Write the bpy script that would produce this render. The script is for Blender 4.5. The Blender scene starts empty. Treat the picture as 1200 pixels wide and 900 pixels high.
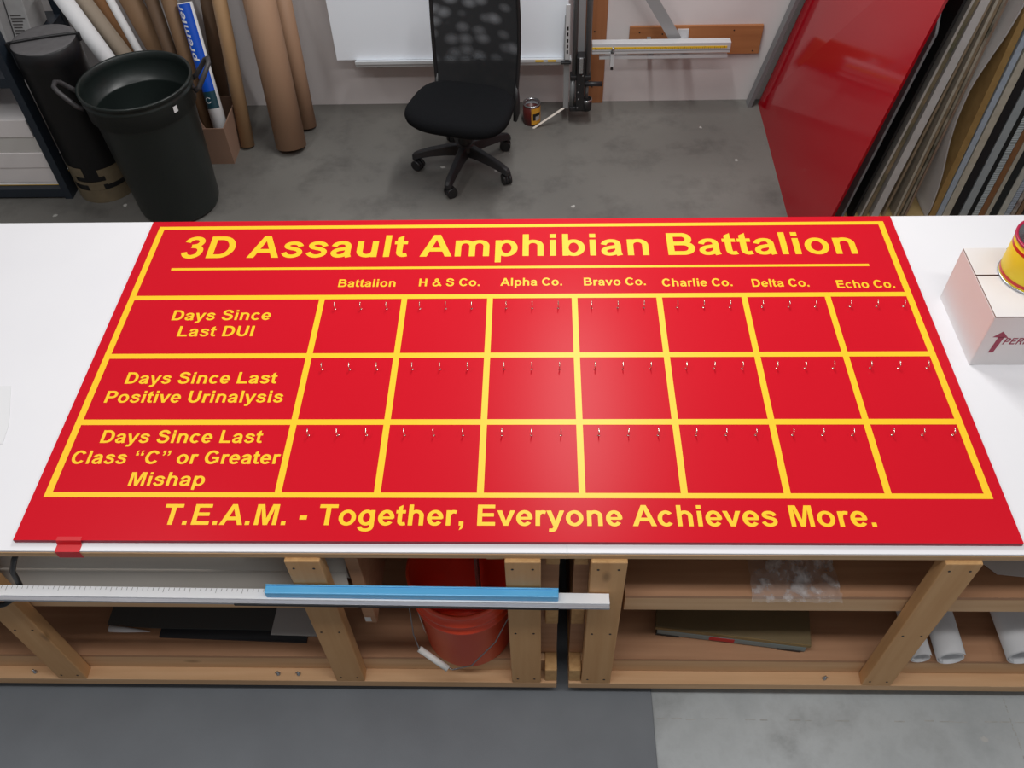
import bpy, bmesh, math, random
from mathutils import Vector, Matrix

# ------------------------------------------------------------------ camera, light, exposure
sc = bpy.context.scene
COL = sc.collection
PI = math.pi

cam_d = bpy.data.cameras.new('camera')
cam_d.sensor_width = 36.0
cam_d.lens = 36.0 * 1033.41 / 1200.0
cam_d.clip_start = 0.05
cam = bpy.data.objects.new('camera', cam_d)
COL.objects.link(cam)
_p, _r, _y = 0.862243575, -0.0388683432, 0.04833
_cp, _sp = math.cos(_p), math.sin(_p)
_M = Matrix(((math.cos(_y), -math.sin(_y), 0), (math.sin(_y), math.cos(_y), 0), (0, 0, 1))) @ \
     Matrix(((1, 0, 0), (0, _sp, -_cp), (0, _cp, _sp))) @ \
     Matrix(((math.cos(_r), -math.sin(_r), 0), (math.sin(_r), math.cos(_r), 0), (0, 0, 1)))
cam.matrix_world = Matrix.Translation((0.0742, -1.0934, 2.7328)) @ _M.to_4x4()
sc.camera = cam

sc.view_settings.view_transform = 'Standard'
sc.view_settings.look = 'None'
sc.view_settings.gamma = 1.0
sc.view_settings.use_curve_mapping = False
sc.view_settings.exposure = 0.0

world = bpy.data.worlds.new('workshop_ambient')
sc.world = world
world.use_nodes = True
world.node_tree.nodes['Background'].inputs[0].default_value = (0.97, 0.98, 1.0, 1)
world.node_tree.nodes['Background'].inputs[1].default_value = 0.17


def strip_light(name, x, y, z, length, width, power, rot=0.0, col=(1.0, 0.99, 0.975)):
    d = bpy.data.lights.new(name, 'AREA')
    d.shape = 'RECTANGLE'
    d.size = width
    d.size_y = length
    d.energy = power
    d.color = col
    o = bpy.data.objects.new(name, d)
    o.location = (x, y, z)
    o.rotation_euler = (0, 0, rot)
    COL.objects.link(o)
    return o


strip_light('ceiling_strip_light', 0.29, 2.15, 3.05, 1.5, 0.14, 50)
strip_light('ceiling_strip_light', -2.2, 0.5, 3.95, 2.4, 0.16, 37)
strip_light('ceiling_strip_light', 2.6, 0.0, 3.95, 2.4, 0.16, 20)
strip_light('ceiling_strip_light', 0.2, -0.75, 4.0, 3.0, 0.3, 50, PI / 2)


# ------------------------------------------------------------------ materials
def lin(c):
    return tuple(((v / 255.0) / 12.92 if v / 255.0 <= 0.04045 else ((v / 255.0 + 0.055) / 1.055) ** 2.4) for v in c)


def rgba(c):
    return (*lin(c), 1.0)


def mat(name, col, rough=0.5, metal=0.0, noise=0.0, nscale=20.0, stretch=(1, 1, 1), col2=None, bump=0.0,
        bscale=200.0, spec=0.5, detail=4.0, coat=0.0):
    """Principled material; with noise it wanders between col and col2 along a stretched noise."""
    m = bpy.data.materials.new(name)
    m.use_nodes = True
    nt = m.node_tree
    b = nt.nodes['Principled BSDF']
    b.inputs['Base Color'].default_value = rgba(col)
    b.inputs['Roughness'].default_value = rough
    b.inputs['Metallic'].default_value = metal
    b.inputs['Specular IOR Level'].default_value = spec
    b.inputs['Coat Weight'].default_value = coat
    if noise > 0 or bump > 0:
        tc = nt.nodes.new('ShaderNodeTexCoord')
        mp = nt.nodes.new('ShaderNodeMapping')
        mp.inputs['Scale'].default_value = stretch
        nt.links.new(tc.outputs['Object'], mp.inputs['Vector'])
    if noise > 0:
        n = nt.nodes.new('ShaderNodeTexNoise')
        n.inputs['Scale'].default_value = nscale
        n.inputs['Detail'].default_value = detail
        nt.links.new(mp.outputs['Vector'], n.inputs['Vector'])
        r = nt.nodes.new('ShaderNodeValToRGB')
        r.color_ramp.elements[0].position = 0.5 - 0.5 * noise
        r.color_ramp.elements[1].position = 0.5 + 0.5 * noise
        c2 = col2 or tuple(v * 0.8 for v in col)
        r.color_ramp.elements[0].color = rgba(c2)
        r.color_ramp.elements[1].color = rgba(col)
        nt.links.new(n.outputs['Fac'], r.inputs['Fac'])
        nt.links.new(r.outputs['Color'], b.inputs['Base Color'])
    if bump > 0:
        n2 = nt.nodes.new('ShaderNodeTexNoise')
        n2.inputs['Scale'].default_value = bscale
        nt.links.new(mp.outputs['Vector'], n2.inputs['Vector'])
        bp = nt.nodes.new('ShaderNodeBump')
        bp.inputs['Strength'].default_value = bump
        bp.inputs['Distance'].default_value = 0.002
        nt.links.new(n2.outputs['Fac'], bp.inputs['Height'])
        nt.links.new(bp.outputs['Normal'], b.inputs['Normal'])
    return m


def wood(name, col, col2, axis, knots=True):
    st = [26, 26, 26]
    st['xyz'.index(axis)] = 1.6
    m = mat(name, col, 0.62, noise=0.75, nscale=1.6, stretch=tuple(st), col2=col2, detail=6.0, spec=0.3)
    if knots:
        nt = m.node_tree
        b = nt.nodes['Principled BSDF']
        src = b.inputs['Base Color'].links[0].from_socket
        tc = nt.nodes.new('ShaderNodeTexCoord')
        mp = nt.nodes.new('ShaderNodeMapping')
        s2 = [8, 8, 8]
        s2['xyz'.index(axis)] = 3.2
        mp.inputs['Scale'].default_value = s2
        v = nt.nodes.new('ShaderNodeTexVoronoi')
        v.inputs['Scale'].default_value = 1.0
        nt.links.new(tc.outputs['Object'], mp.inputs['Vector'])
        nt.links.new(mp.outputs['Vector'], v.inputs['Vector'])
        rp = nt.nodes.new('ShaderNodeValToRGB')
        rp.color_ramp.elements[0].position = 0.03
        rp.color_ramp.elements[0].color = (0.7, 0.7, 0.7, 1)
        rp.color_ramp.elements[1].position = 0.11
        rp.color_ramp.elements[1].color = (0, 0, 0, 1)
        nt.links.new(v.outputs['Distance'], rp.inputs['Fac'])
        mx = nt.nodes.new('ShaderNodeMix')
        mx.data_type = 'RGBA'
        nt.links.new(rp.outputs['Color'], mx.inputs[0])
        nt.links.new(src, mx.inputs[6])
        mx.inputs[7].default_value = rgba(tuple(v_ * 0.7 for v_ in col2))
        nt.links.new(mx.outputs[2], b.inputs['Base Color'])
    return m


M = {}
M['sign_red'] = mat('sign_red_enamel', (206, 24, 40), 0.30, noise=0.9, nscale=3, col2=(203, 22, 38), spec=0.08)
M['sign_edge'] = mat('sign_edge', (146, 34, 54), 0.6)
M['yellow'] = mat('yellow_vinyl', (255, 202, 38), 0.40, spec=0.4)
M['hdpe'] = mat('white_worktop', (238, 237, 240), 0.42, noise=0.8, nscale=3, col2=(232, 231, 235), spec=0.3)
M['pine_x'] = wood('pine_lengthwise', (222, 184, 144), (198, 154, 112), 'x')
M['pine_y'] = wood('pine_depthwise', (222, 186, 138), (192, 148, 100), 'y')
M['pine_z'] = wood('pine_upright', (216, 172, 124), (196, 146, 96), 'z')
M['pine_end'] = mat('pine_end_grain', (214, 172, 116), 0.7, noise=0.7, nscale=60, col2=(180, 134, 84))
M['ply_edge'] = mat('plywood_edge', (214, 178, 138), 0.65, noise=0.7, nscale=2, stretch=(2, 2, 260), col2=(172, 132, 92))
M['ply'] = wood('plywood_face', (196, 150, 116), (168, 122, 90), 'x')
M['wall'] = mat('painted_wall', (216, 212, 212), 0.75, noise=0.6, nscale=2.5, col2=(206, 200, 200))
M['white_panel'] = mat('white_sheet_panel', (240, 246, 254), 0.5)
M['alu'] = mat('aluminium', (214, 217, 220), 0.38, 0.35)
M['alu_dull'] = mat('dull_aluminium', (158, 160, 162), 0.5, 0.3)
M['channel'] = mat('grey_channel', (112, 112, 114), 0.5)
M['steel'] = mat('dark_steel_rod', (128, 130, 132), 0.35, 0.3)
M['black'] = mat('black_plastic', (30, 30, 32), 0.45)
M['black_soft'] = mat('black_cushion_fabric', (21, 22, 25), 0.95, noise=0.6, nscale=150, col2=(15, 16, 18), spec=0.12, bump=0.4, bscale=700)
M['chair_grey'] = mat('charcoal_plastic', (34, 34, 37), 0.5)
M['bin'] = mat('dark_green_bin_plastic', (28, 36, 34), 0.36, noise=0.6, nscale=8, col2=(24, 30, 29), bump=0.15, bscale=60)
M['bin_handle'] = mat('grey_bin_handle', (62, 60, 62), 0.5)
M['card'] = mat('cardboard', (146, 116, 98), 0.8, noise=0.6, nscale=4, col2=(136, 106, 88))
M['card_tube'] = mat('cardboard_tube', (172, 138, 112), 0.62, noise=0.6, nscale=3, col2=(160, 126, 100), stretch=(1, 1, .4))
M['kraft'] = mat('kraft_paper', (176, 142, 106), 0.5, noise=0.6, nscale=3, col2=(164, 130, 94))
M['taupe'] = mat('taupe_paper', (150, 136, 120), 0.7)
M['brown'] = mat('brown_tube', (134, 104, 76), 0.7, noise=0.6, nscale=4, col2=(120, 92, 66))
M['brown_dk'] = mat('dark_brown_tube', (104, 80, 60), 0.7, noise=0.6, nscale=4, col2=(92, 70, 52))
M['orange_card'] = mat('orange_brown_card', (172, 124, 84), 0.8)
M['paper'] = mat('white_paper', (228, 228, 230), 0.7)
M['paper_grey'] = mat('grey_white_paper', (176, 176, 176), 0.8, noise=0.8, nscale=9, col2=(140, 138, 138))
M['paper_core'] = mat('off_white_paper', (205, 203, 200), 0.8)  # slightly greyer white than the plain paper
M['blue'] = mat('blue_print', (10, 78, 190), 0.35)
M['teal'] = mat('dark_teal_print', (24, 62, 74), 0.4)
M['ink'] = mat('grey_print', (70, 66, 66), 0.8)
M['tube_black'] = mat('black_vinyl_tube', (24, 24, 27), 0.42, noise=0.6, nscale=10, col2=(18, 18, 20))
M['tube_lid'] = mat('grey_black_lid', (104, 102, 103), 0.75, noise=0.8, nscale=30, col2=(86, 84, 86))
M['tan_tape'] = mat('tan_packing_tape', (122, 110, 88), 0.5, noise=0.7, nscale=20, col2=(98, 88, 70))
M['rack'] = mat('navy_black_steel', (36, 44, 54), 0.4)
M['red_gloss'] = mat('red_gloss_panel', (154, 5, 22), 0.10, spec=0.32)
M['red_edge'] = mat('red_panel_edge', (160, 30, 44), 0.4)
M['osb'] = mat('rack_plywood', (206, 180, 128), 0.8, noise=0.8, nscale=14, col2=(178, 150, 98))
M['blue_anod'] = mat('blue_anodised_grip', (104, 192, 246), 0.28, 0.0)
M['ruler'] = mat('silver_straightedge', (250, 251, 254), 0.3, 0.0)
M['ruler_lo'] = mat('grey_straightedge_base', (178, 178, 184), 0.35, 0.3)
M['orange'] = mat('orange_bucket_plastic', (232, 74, 40), 0.38)
M['wire'] = mat('galvanised_wire', (150, 150, 150), 0.35, 0.9)
M['white_plastic'] = mat('white_plastic', (232, 230, 226), 0.45)
M['olive'] = mat('olive_brown_lid', (124, 106, 74), 0.7, noise=0.8, nscale=6, col2=(104, 88, 60))
M['ochre_edge'] = mat('ochre_wood_edge', (150, 124, 78), 0.7, noise=0.8, nscale=12, col2=(112, 92, 58))
M['case_grey'] = mat('grey_green_case', (126, 138, 138), 0.55)
M['label_red'] = mat('red_label', (190, 40, 44), 0.5)
M['dark_board'] = mat('dark_grey_board', (82, 82, 80), 0.7)
M['darker'] = mat('charcoal_sheet', (44, 46, 50), 0.6)
M['carton'] = mat('white_carton', (234, 230, 230), 0.6, noise=0.6, nscale=5, col2=(228, 223, 223))
M['carton_edge'] = mat('raw_carton_edge', (128, 100, 88), 0.85)
M['carton_in'] = mat('carton_raw_edge', (190, 170, 150), 0.8)
M['maroon'] = mat('maroon_print', (158, 60, 84), 0.6)
M['can_yellow'] = mat('yellow_can_print', (252, 228, 56), 0.4, spec=0.25)
M['can_red'] = mat('red_can_print', (206, 44, 40), 0.3)
M['can_rim'] = mat('magenta_can_rim', (176, 32, 70), 0.3)
M['tin'] = mat('tin', (190, 192, 196), 0.25, 0.95)
M['can_brown'] = mat('dark_maroon_can', (84, 30, 28), 0.35)
M['can_label'] = mat('amber_can_label', (216, 158, 44), 0.4)
M['ink_black'] = mat('black_print', (24, 22, 22), 0.5)
M['chrome'] = mat('bright_wire_hook', (236, 226, 214), 0.18, 1.0)
M['mat'] = mat('grey_rubber_mat', (128, 133, 139), 0.7, noise=0.7, nscale=4, col2=(112, 116, 122), bump=0.2, bscale=400)
M['tape_red'] = mat('red_tape', (206, 24, 36), 0.4)
M['filler'] = mat('pale_joint_filler', (196, 196, 194), 0.8, noise=0.8, nscale=40, col2=(150, 150, 148))
M['stirrer'] = mat('pale_stick', (214, 206, 196), 0.7)
M['warn'] = mat('yellow_warning_label', (224, 182, 40), 0.5)
M['plank'] = wood('wall_plank', (170, 116, 78), (146, 94, 60), 'z')
M['plank_x'] = wood('wall_board', (178, 120, 76), (148, 94, 58), 'x')
M['grey_roll'] = mat('beige_grey_roll', (206, 198, 188), 0.75, noise=0.6, nscale=3, col2=(196, 188, 178))


def floor_material():
    m = bpy.data.materials.new('concrete_floor')
    m.use_nodes = True
    nt = m.node_tree
    b = nt.nodes['Principled BSDF']
    tc = nt.nodes.new('ShaderNodeTexCoord')

    def noise(scale, detail, rough=0.6):
        n = nt.nodes.new('ShaderNodeTexNoise')
        n.inputs['Scale'].default_value = scale
        n.inputs['Detail'].default_value = detail
        n.inputs['Roughness'].default_value = rough
        nt.links.new(tc.outputs['Object'], n.inputs['Vector'])
        return n
    n1 = noise(1.7, 10, 0.7)
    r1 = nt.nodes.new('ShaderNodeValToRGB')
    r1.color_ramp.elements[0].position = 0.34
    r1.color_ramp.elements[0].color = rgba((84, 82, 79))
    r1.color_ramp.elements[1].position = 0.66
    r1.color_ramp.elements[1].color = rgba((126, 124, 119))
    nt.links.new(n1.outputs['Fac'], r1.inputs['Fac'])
    r1b = nt.nodes.new('ShaderNodeValToRGB')          # lighter, bluer grey for the floor in front of the Y split
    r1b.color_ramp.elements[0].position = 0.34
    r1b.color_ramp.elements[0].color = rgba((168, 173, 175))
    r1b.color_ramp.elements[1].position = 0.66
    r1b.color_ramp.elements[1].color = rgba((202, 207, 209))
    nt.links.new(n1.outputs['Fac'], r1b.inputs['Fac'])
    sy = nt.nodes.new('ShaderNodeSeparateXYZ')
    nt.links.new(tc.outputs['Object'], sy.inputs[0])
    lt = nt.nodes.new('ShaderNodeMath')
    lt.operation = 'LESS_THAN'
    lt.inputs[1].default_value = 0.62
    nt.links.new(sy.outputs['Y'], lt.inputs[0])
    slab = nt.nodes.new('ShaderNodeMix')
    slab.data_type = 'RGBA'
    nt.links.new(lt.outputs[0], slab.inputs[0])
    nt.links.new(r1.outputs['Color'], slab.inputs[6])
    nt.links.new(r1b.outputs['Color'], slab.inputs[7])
    # darker oil stains
    n2 = noise(3.4, 7, 0.68)
    r2 = nt.nodes.new('ShaderNodeValToRGB')
    r2.color_ramp.elements[0].position = 0.50
    r2.color_ramp.elements[0].color = (0, 0, 0, 1)
    r2.color_ramp.elements[1].position = 0.70
    r2.color_ramp.elements[1].color = (0.42, 0.42, 0.42, 1)
    nt.links.new(n2.outputs['Fac'], r2.inputs['Fac'])
    mx = nt.nodes.new('ShaderNodeMix')
    mx.data_type = 'RGBA'
    nt.links.new(r2.outputs['Color'], mx.inputs[0])
    nt.links.new(slab.outputs[2], mx.inputs[6])
    mx.inputs[7].default_value = rgba((64, 62, 59))
    # pale paint specks
    v = nt.nodes.new('ShaderNodeTexVoronoi')
    v.inputs['Scale'].default_value = 4.6
    n4 = noise(30, 4)
    ad = nt.nodes.new('ShaderNodeMath')
    ad.operation = 'MULTIPLY_ADD'
    ad.inputs[1].default_value = 0.16
    nt.links.new(n4.outputs['Fac'], ad.inputs[0])
    nt.links.new(tc.outputs['Object'], v.inputs['Vector'])
    nt.links.new(v.outputs['Distance'], ad.inputs[2])
    r3 = nt.nodes.new('ShaderNodeValToRGB')
    r3.color_ramp.elements[0].position = 0.118
    r3.color_ramp.elements[0].color = (0.7, 0.7, 0.7, 1)
    r3.color_ramp.elements[1].position = 0.135
    r3.color_ramp.elements[1].color = (0, 0, 0, 1)
    nt.links.new(ad.outputs[0], r3.inputs['Fac'])
    mx2 = nt.nodes.new('ShaderNodeMix')
    mx2.data_type = 'RGBA'
    nt.links.new(r3.outputs['Color'], mx2.inputs[0])
    nt.links.new(mx.outputs[2], mx2.inputs[6])
    mx2.inputs[7].default_value = rgba((196, 194, 190))
    nt.links.new(mx2.outputs[2], b.inputs['Base Color'])
    b.inputs['Roughness'].default_value = 0.55
    n3 = noise(60, 5)
    bp = nt.nodes.new('ShaderNodeBump')
    bp.inputs['Strength'].default_value = 0.15
    bp.inputs['Distance'].default_value = 0.003
    nt.links.new(n3.outputs['Fac'], bp.inputs['Height'])
    nt.links.new(bp.outputs['Normal'], b.inputs['Normal'])
    return m


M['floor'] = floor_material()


def mesh_fabric():
    """Black see-through mesh; two layers of weave beat into soft pale blobs."""
    m = bpy.data.materials.new('black_mesh_fabric')
    m.use_nodes = True
    nt = m.node_tree
    b = nt.nodes['Principled BSDF']
    b.inputs['Base Color'].default_value = rgba((22, 23, 26))
    b.inputs['Roughness'].default_value = 0.8
    out = nt.nodes['Material Output']
    tr = nt.nodes.new('ShaderNodeBsdfTransparent')
    mix = nt.nodes.new('ShaderNodeMixShader')
    tc = nt.nodes.new('ShaderNodeTexCoord')
    mp = nt.nodes.new('ShaderNodeMapping')
    mp.inputs['Scale'].default_value = (1.0, 0.3, 1.35)
    v = nt.nodes.new('ShaderNodeTexVoronoi')
    v.feature = 'SMOOTH_F1'
    v.inputs['Scale'].default_value = 12.0
    v.inputs['Smoothness'].default_value = 0.3
    v.inputs['Randomness'].default_value = 0.7
    r = nt.nodes.new('ShaderNodeValToRGB')
    r.color_ramp.elements[0].position = 0.10
    r.color_ramp.elements[0].color = (0.24, 0.24, 0.24, 1)
    r.color_ramp.elements[1].position = 0.52
    r.color_ramp.elements[1].color = (0.015, 0.015, 0.015, 1)
    nt.links.new(tc.outputs['Object'], mp.inputs['Vector'])
    nt.links.new(mp.outputs['Vector'], v.inputs['Vector'])
    nt.links.new(v.outputs['Distance'], r.inputs['Fac'])
    sx = nt.nodes.new('ShaderNodeSeparateXYZ')
    nt.links.new(tc.outputs['Object'], sx.inputs[0])
    mr = nt.nodes.new('ShaderNodeMapRange')          # the weave is denser toward the seat
    mr.inputs['From Min'].default_value = 0.40
    mr.inputs['From Max'].default_value = 0.74
    nt.links.new(sx.outputs['Z'], mr.inputs['Value'])
    mu = nt.nodes.new('ShaderNodeMath')
    mu.operation = 'MULTIPLY'
    nt.links.new(r.outputs['Color'], mu.inputs[0])
    nt.links.new(mr.outputs['Result'], mu.inputs[1])
    nt.links.new(mu.outputs[0], mix.inputs['Fac'])
    nt.links.new(b.outputs[0], mix.inputs[1])
    nt.links.new(tr.outputs[0], mix.inputs[2])
    nt.links.new(mix.outputs[0], out.inputs['Surface'])
    return m


M['mesh'] = mesh_fabric()


def film_material():
    m = bpy.data.materials.new('clear_plastic_film')
    m.use_nodes = True
    nt = m.node_tree
    out = nt.nodes['Material Output']
    b = nt.nodes['Principled BSDF']
    b.inputs['Base Color'].default_value = rgba((210, 205, 205))
    b.inputs['Roughness'].default_value = 0.15
    tr = nt.nodes.new('ShaderNodeBsdfTransparent')
    mix = nt.nodes.new('ShaderNodeMixShader')
    tc = nt.nodes.new('ShaderNodeTexCoord')
    n = nt.nodes.new('ShaderNodeTexNoise')
    n.inputs['Scale'].default_value = 28
    n.inputs['Detail'].default_value = 5
    r = nt.nodes.new('ShaderNodeValToRGB')
    r.color_ramp.elements[0].position = 0.48
    r.color_ramp.elements[0].color = (0.2, 0.2, 0.2, 1)
    r.color_ramp.elements[1].position = 0.68
    r.color_ramp.elements[1].color = (0.85, 0.85, 0.85, 1)
    bp = nt.nodes.new('ShaderNodeBump')
    bp.inputs['Strength'].default_value = 0.8
    bp.inputs['Distance'].default_value = 0.01
    nt.links.new(tc.outputs['Object'], n.inputs['Vector'])
    nt.links.new(n.outputs['Fac'], r.inputs['Fac'])
    nt.links.new(n.outputs['Fac'], bp.inputs['Height'])
    nt.links.new(bp.outputs['Normal'], b.inputs['Normal'])
    nt.links.new(r.outputs['Color'], mix.inputs['Fac'])
    nt.links.new(tr.outputs[0], mix.inputs[1])
    nt.links.new(b.outputs[0], mix.inputs[2])
    nt.links.new(mix.outputs[0], out.inputs['Surface'])
    return m


M['film'] = film_material()


def flute_material(name, col, col2):
    """Cut edge of fluted plastic board: fine ticks across the edge."""
    m = mat(name, col, 0.5)
    nt = m.node_tree
    b = nt.nodes['Principled BSDF']
    tc = nt.nodes.new('ShaderNodeTexCoord')
    w = nt.nodes.new('ShaderNodeTexWave')
    w.bands_direction = 'Z'
    w.inputs['Scale'].default_value = 40
    r = nt.nodes.new('ShaderNodeValToRGB')
    r.color_ramp.elements[0].position = 0.35
    r.color_ramp.elements[0].color = rgba(col2)
    r.color_ramp.elements[1].position = 0.5
    r.color_ramp.elements[1].color = rgba(col)
    nt.links.new(tc.outputs['Object'], w.inputs['Vector'])
    nt.links.new(w.outputs['Fac'], r.inputs['Fac'])
    nt.links.new(r.outputs['Color'], b.inputs['Base Color'])
    return m


# ------------------------------------------------------------------ mesh helpers
class MB:
    def __init__(self):
        self.bm = bmesh.new()

    def face(self, pts):
        vs = [self.bm.verts.new(p) for p in pts]
        try:
            return self.bm.faces.new(vs)
        except ValueError:
            return None

    def box(self, x0, x1, y0, y1, z0, z1, bev=0.0):
        r = bmesh.ops.create_cube(self.bm, size=1.0)
        vs = r['verts']
        for v in vs:
            v.co = Vector(((x0 + x1) / 2 + v.co.x * (x1 - x0), (y0 + y1) / 2 + v.co.y * (y1 - y0), (z0 + z1) / 2 + v.co.z * (z1 - z0)))
        if bev > 0:
            es = list({e for v in vs for e in v.link_edges})
            bmesh.ops.bevel(self.bm, geom=es, offset=bev, segments=2, affect='EDGES', profile=0.5)
        return self

    def hexa(self, c):
        """eight corners: bottom 4 (ccw) then top 4"""
        v = [self.bm.verts.new(p) for p in c]
        for f in ((3, 2, 1, 0), (4, 5, 6, 7), (0, 1, 5, 4), (1, 2, 6, 5), (2, 3, 7, 6), (3, 0, 4, 7)):
            self.bm.faces.new([v[i] for i in f])
        return self

    def tube(self, pts, r, n=12, cap=True, closed=False):
        """tube through points; r a number or a list"""
        pts = [Vector(p) for p in pts]
        rs = r if isinstance(r, (list, tuple)) else [r] * len(pts)
        rings = []
        up = None
        for i, p in enumerate(pts):
            if closed:
                t = pts[(i + 1) % len(pts)] - pts[i - 1]
            else:
                t = pts[min(i + 1, len(pts) - 1)] - pts[max(i - 1, 0)]
            t.normalize()
            if up is None:
                up = Vector((0, 0, 1)) if abs(t.z) < 0.9 else Vector((1, 0, 0))
            a = t.cross(up)
            if a.length < 1e-4:
                a = t.cross(Vector((0, 1, 0.3)))
            a.normalize()
            b = a.cross(t).normalized()
            up = b
            rings.append([self.bm.verts.new(p + a * rs[i] * math.cos(2 * PI * k / n) + b * rs[i] * math.sin(2 * PI * k / n)) for k in range(n)])
        m = len(rings)
        for i in range(m if closed else m - 1):
            A, B = rings[i], rings[(i + 1) % m]
            for k in range(n):
                f = self.bm.faces.new((A[k], A[(k + 1) % n], B[(k + 1) % n], B[k]))
                f.smooth = True
        if cap and not closed:
            self.bm.faces.new(list(reversed(rings[0])))
            self.bm.faces.new(rings[-1])
        return self

    def lathe(self, prof, cx=0.0, cy=0.0, n=48, cap_lo=False, cap_hi=False, a0=0.0, a1=2 * PI):
        full = abs(a1 - a0 - 2 * PI) < 1e-6
        cnt = n if full else n + 1
        rings = []
        for (r, z) in prof:
            rings.append([self.bm.verts.new((cx + r * math.cos(a0 + (a1 - a0) * k / n), cy + r * math.sin(a0 + (a1 - a0) * k / n), z)) for k in range(cnt)])
        for i in range(len(rings) - 1):
            for k in range(n):
                k2 = (k + 1) % cnt
                f = self.bm.faces.new((rings[i][k], rings[i][k2], rings[i + 1][k2], rings[i + 1][k]))
                f.smooth = True
        if cap_lo:
            self.bm.faces.new(list(reversed(rings[0])))
        if cap_hi:
            self.bm.faces.new(rings[-1])
        return self

    def prism(self, pts, z0, z1):
        """extrude a ccw outline in x, y"""
        lo = [self.bm.verts.new((x, y, z0)) for x, y in pts]
        hi = [self.bm.verts.new((x, y, z1)) for x, y in pts]
        self.bm.faces.new(list(reversed(lo)))
        self.bm.faces.new(hi)
        k = len(pts)
        for i in range(k):
            self.bm.faces.new((lo[i], lo[(i + 1) % k], hi[(i + 1) % k], hi[i]))
        return self

    def xform(self, mtx):
        bmesh.ops.transform(self.bm, matrix=mtx, verts=self.bm.verts[:])
        return self


def clean(name):
    return name


def obj(name, mb, material, parent=None, origin=None, local=False, smooth=False, bevel=0.0):
    """link the collected geometry as ONE mesh object; world coordinates unless local"""
    me = bpy.data.meshes.new(name)
    o = bpy.data.objects.new(name, me)
    COL.objects.link(o)
    off = Vector((0, 0, 0))
    if not local:
        if parent is not None:
            q = parent
            while q is not None:
                off += q.location
                q = q.parent
        elif origin is not None:
            off = Vector(origin)
            o.location = off
    if off.length > 0:
        bmesh.ops.translate(mb.bm, vec=-off, verts=mb.bm.verts[:])
    bmesh.ops.recalc_face_normals(mb.bm, faces=mb.bm.faces[:])
    if smooth:
        for f in mb.bm.faces:
            f.smooth = True
    mb.bm.to_mesh(me)
    mb.bm.free()
    for m_ in (material if isinstance(material, (list, tuple)) else [material]):
        me.materials.append(m_)
    if parent is not None:
        o.parent = parent
    if bevel > 0:
        bv = o.modifiers.new('bevel', 'BEVEL')
        bv.width = bevel
        bv.segments = 2
        bv.limit_method = 'ANGLE'
        bv.angle_limit = 0.9
    return o


def tag(o, label, cat, group=None, kind=None):
    o['label'] = label
    o['category'] = cat
    if group:
        o['group'] = group
    if kind:
        o['kind'] = kind
    return o


def thing(name, label, cat, loc, group=None, rz=0.0):
    o = bpy.data.objects.new(name, None)
    o.empty_display_size = 0.05
    COL.objects.link(o)
    o.location = loc
    o.rotation_euler = (0, 0, rz)
    return tag(o, label, cat, group)


def struct(name, mb, m):
    o = obj(name, mb, m)
    o['kind'] = 'structure'
    return o


# ------------------------------------------------------------------ lettering: strokes with an upright oval pen, heavy sans serif
def arc(cx, cy, rx, ry, a0, a1, n=22):
    return [(cx + rx * math.cos(math.radians(a0 + (a1 - a0) * i / n)), cy + ry * math.sin(math.radians(a0 + (a1 - a0) * i / n))) for i in range(n + 1)]


def spl(pts, n=6):
    out = []
    P = [pts[0]] + list(pts) + [pts[-1]]
    for i in range(1, len(P) - 2):
        p0, p1, p2, p3 = P[i - 1], P[i], P[i + 1], P[i + 2]
        for k in range(n):
            t = k / n
            out.append(tuple(0.5 * (2 * p1[d] + (p2[d] - p0[d]) * t + (2 * p0[d] - 5 * p1[d] + 4 * p2[d] - p3[d]) * t * t + (3 * p1[d] - p0[d] - 3 * p2[d] + p3[d]) * t ** 3) for d in (0, 1)))
    out.append(tuple(pts[-1]))
    return out


def R(x0, y0, x1, y1):
    return ('P', [(x0, y0), (x1, y0), (x1, y1), (x0, y1)])


def P(*pts):
    return ('P', list(pts))


CA, CB = 0.074, 0.060      # half pen for capitals
LA, LB = 0.068, 0.053      # half pen for small letters


def SC(pts, a=CA, b=CB):
    return ('S', pts, a, b)


def SL(pts, a=LA, b=LB):
    return ('S', pts, a, b)


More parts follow.
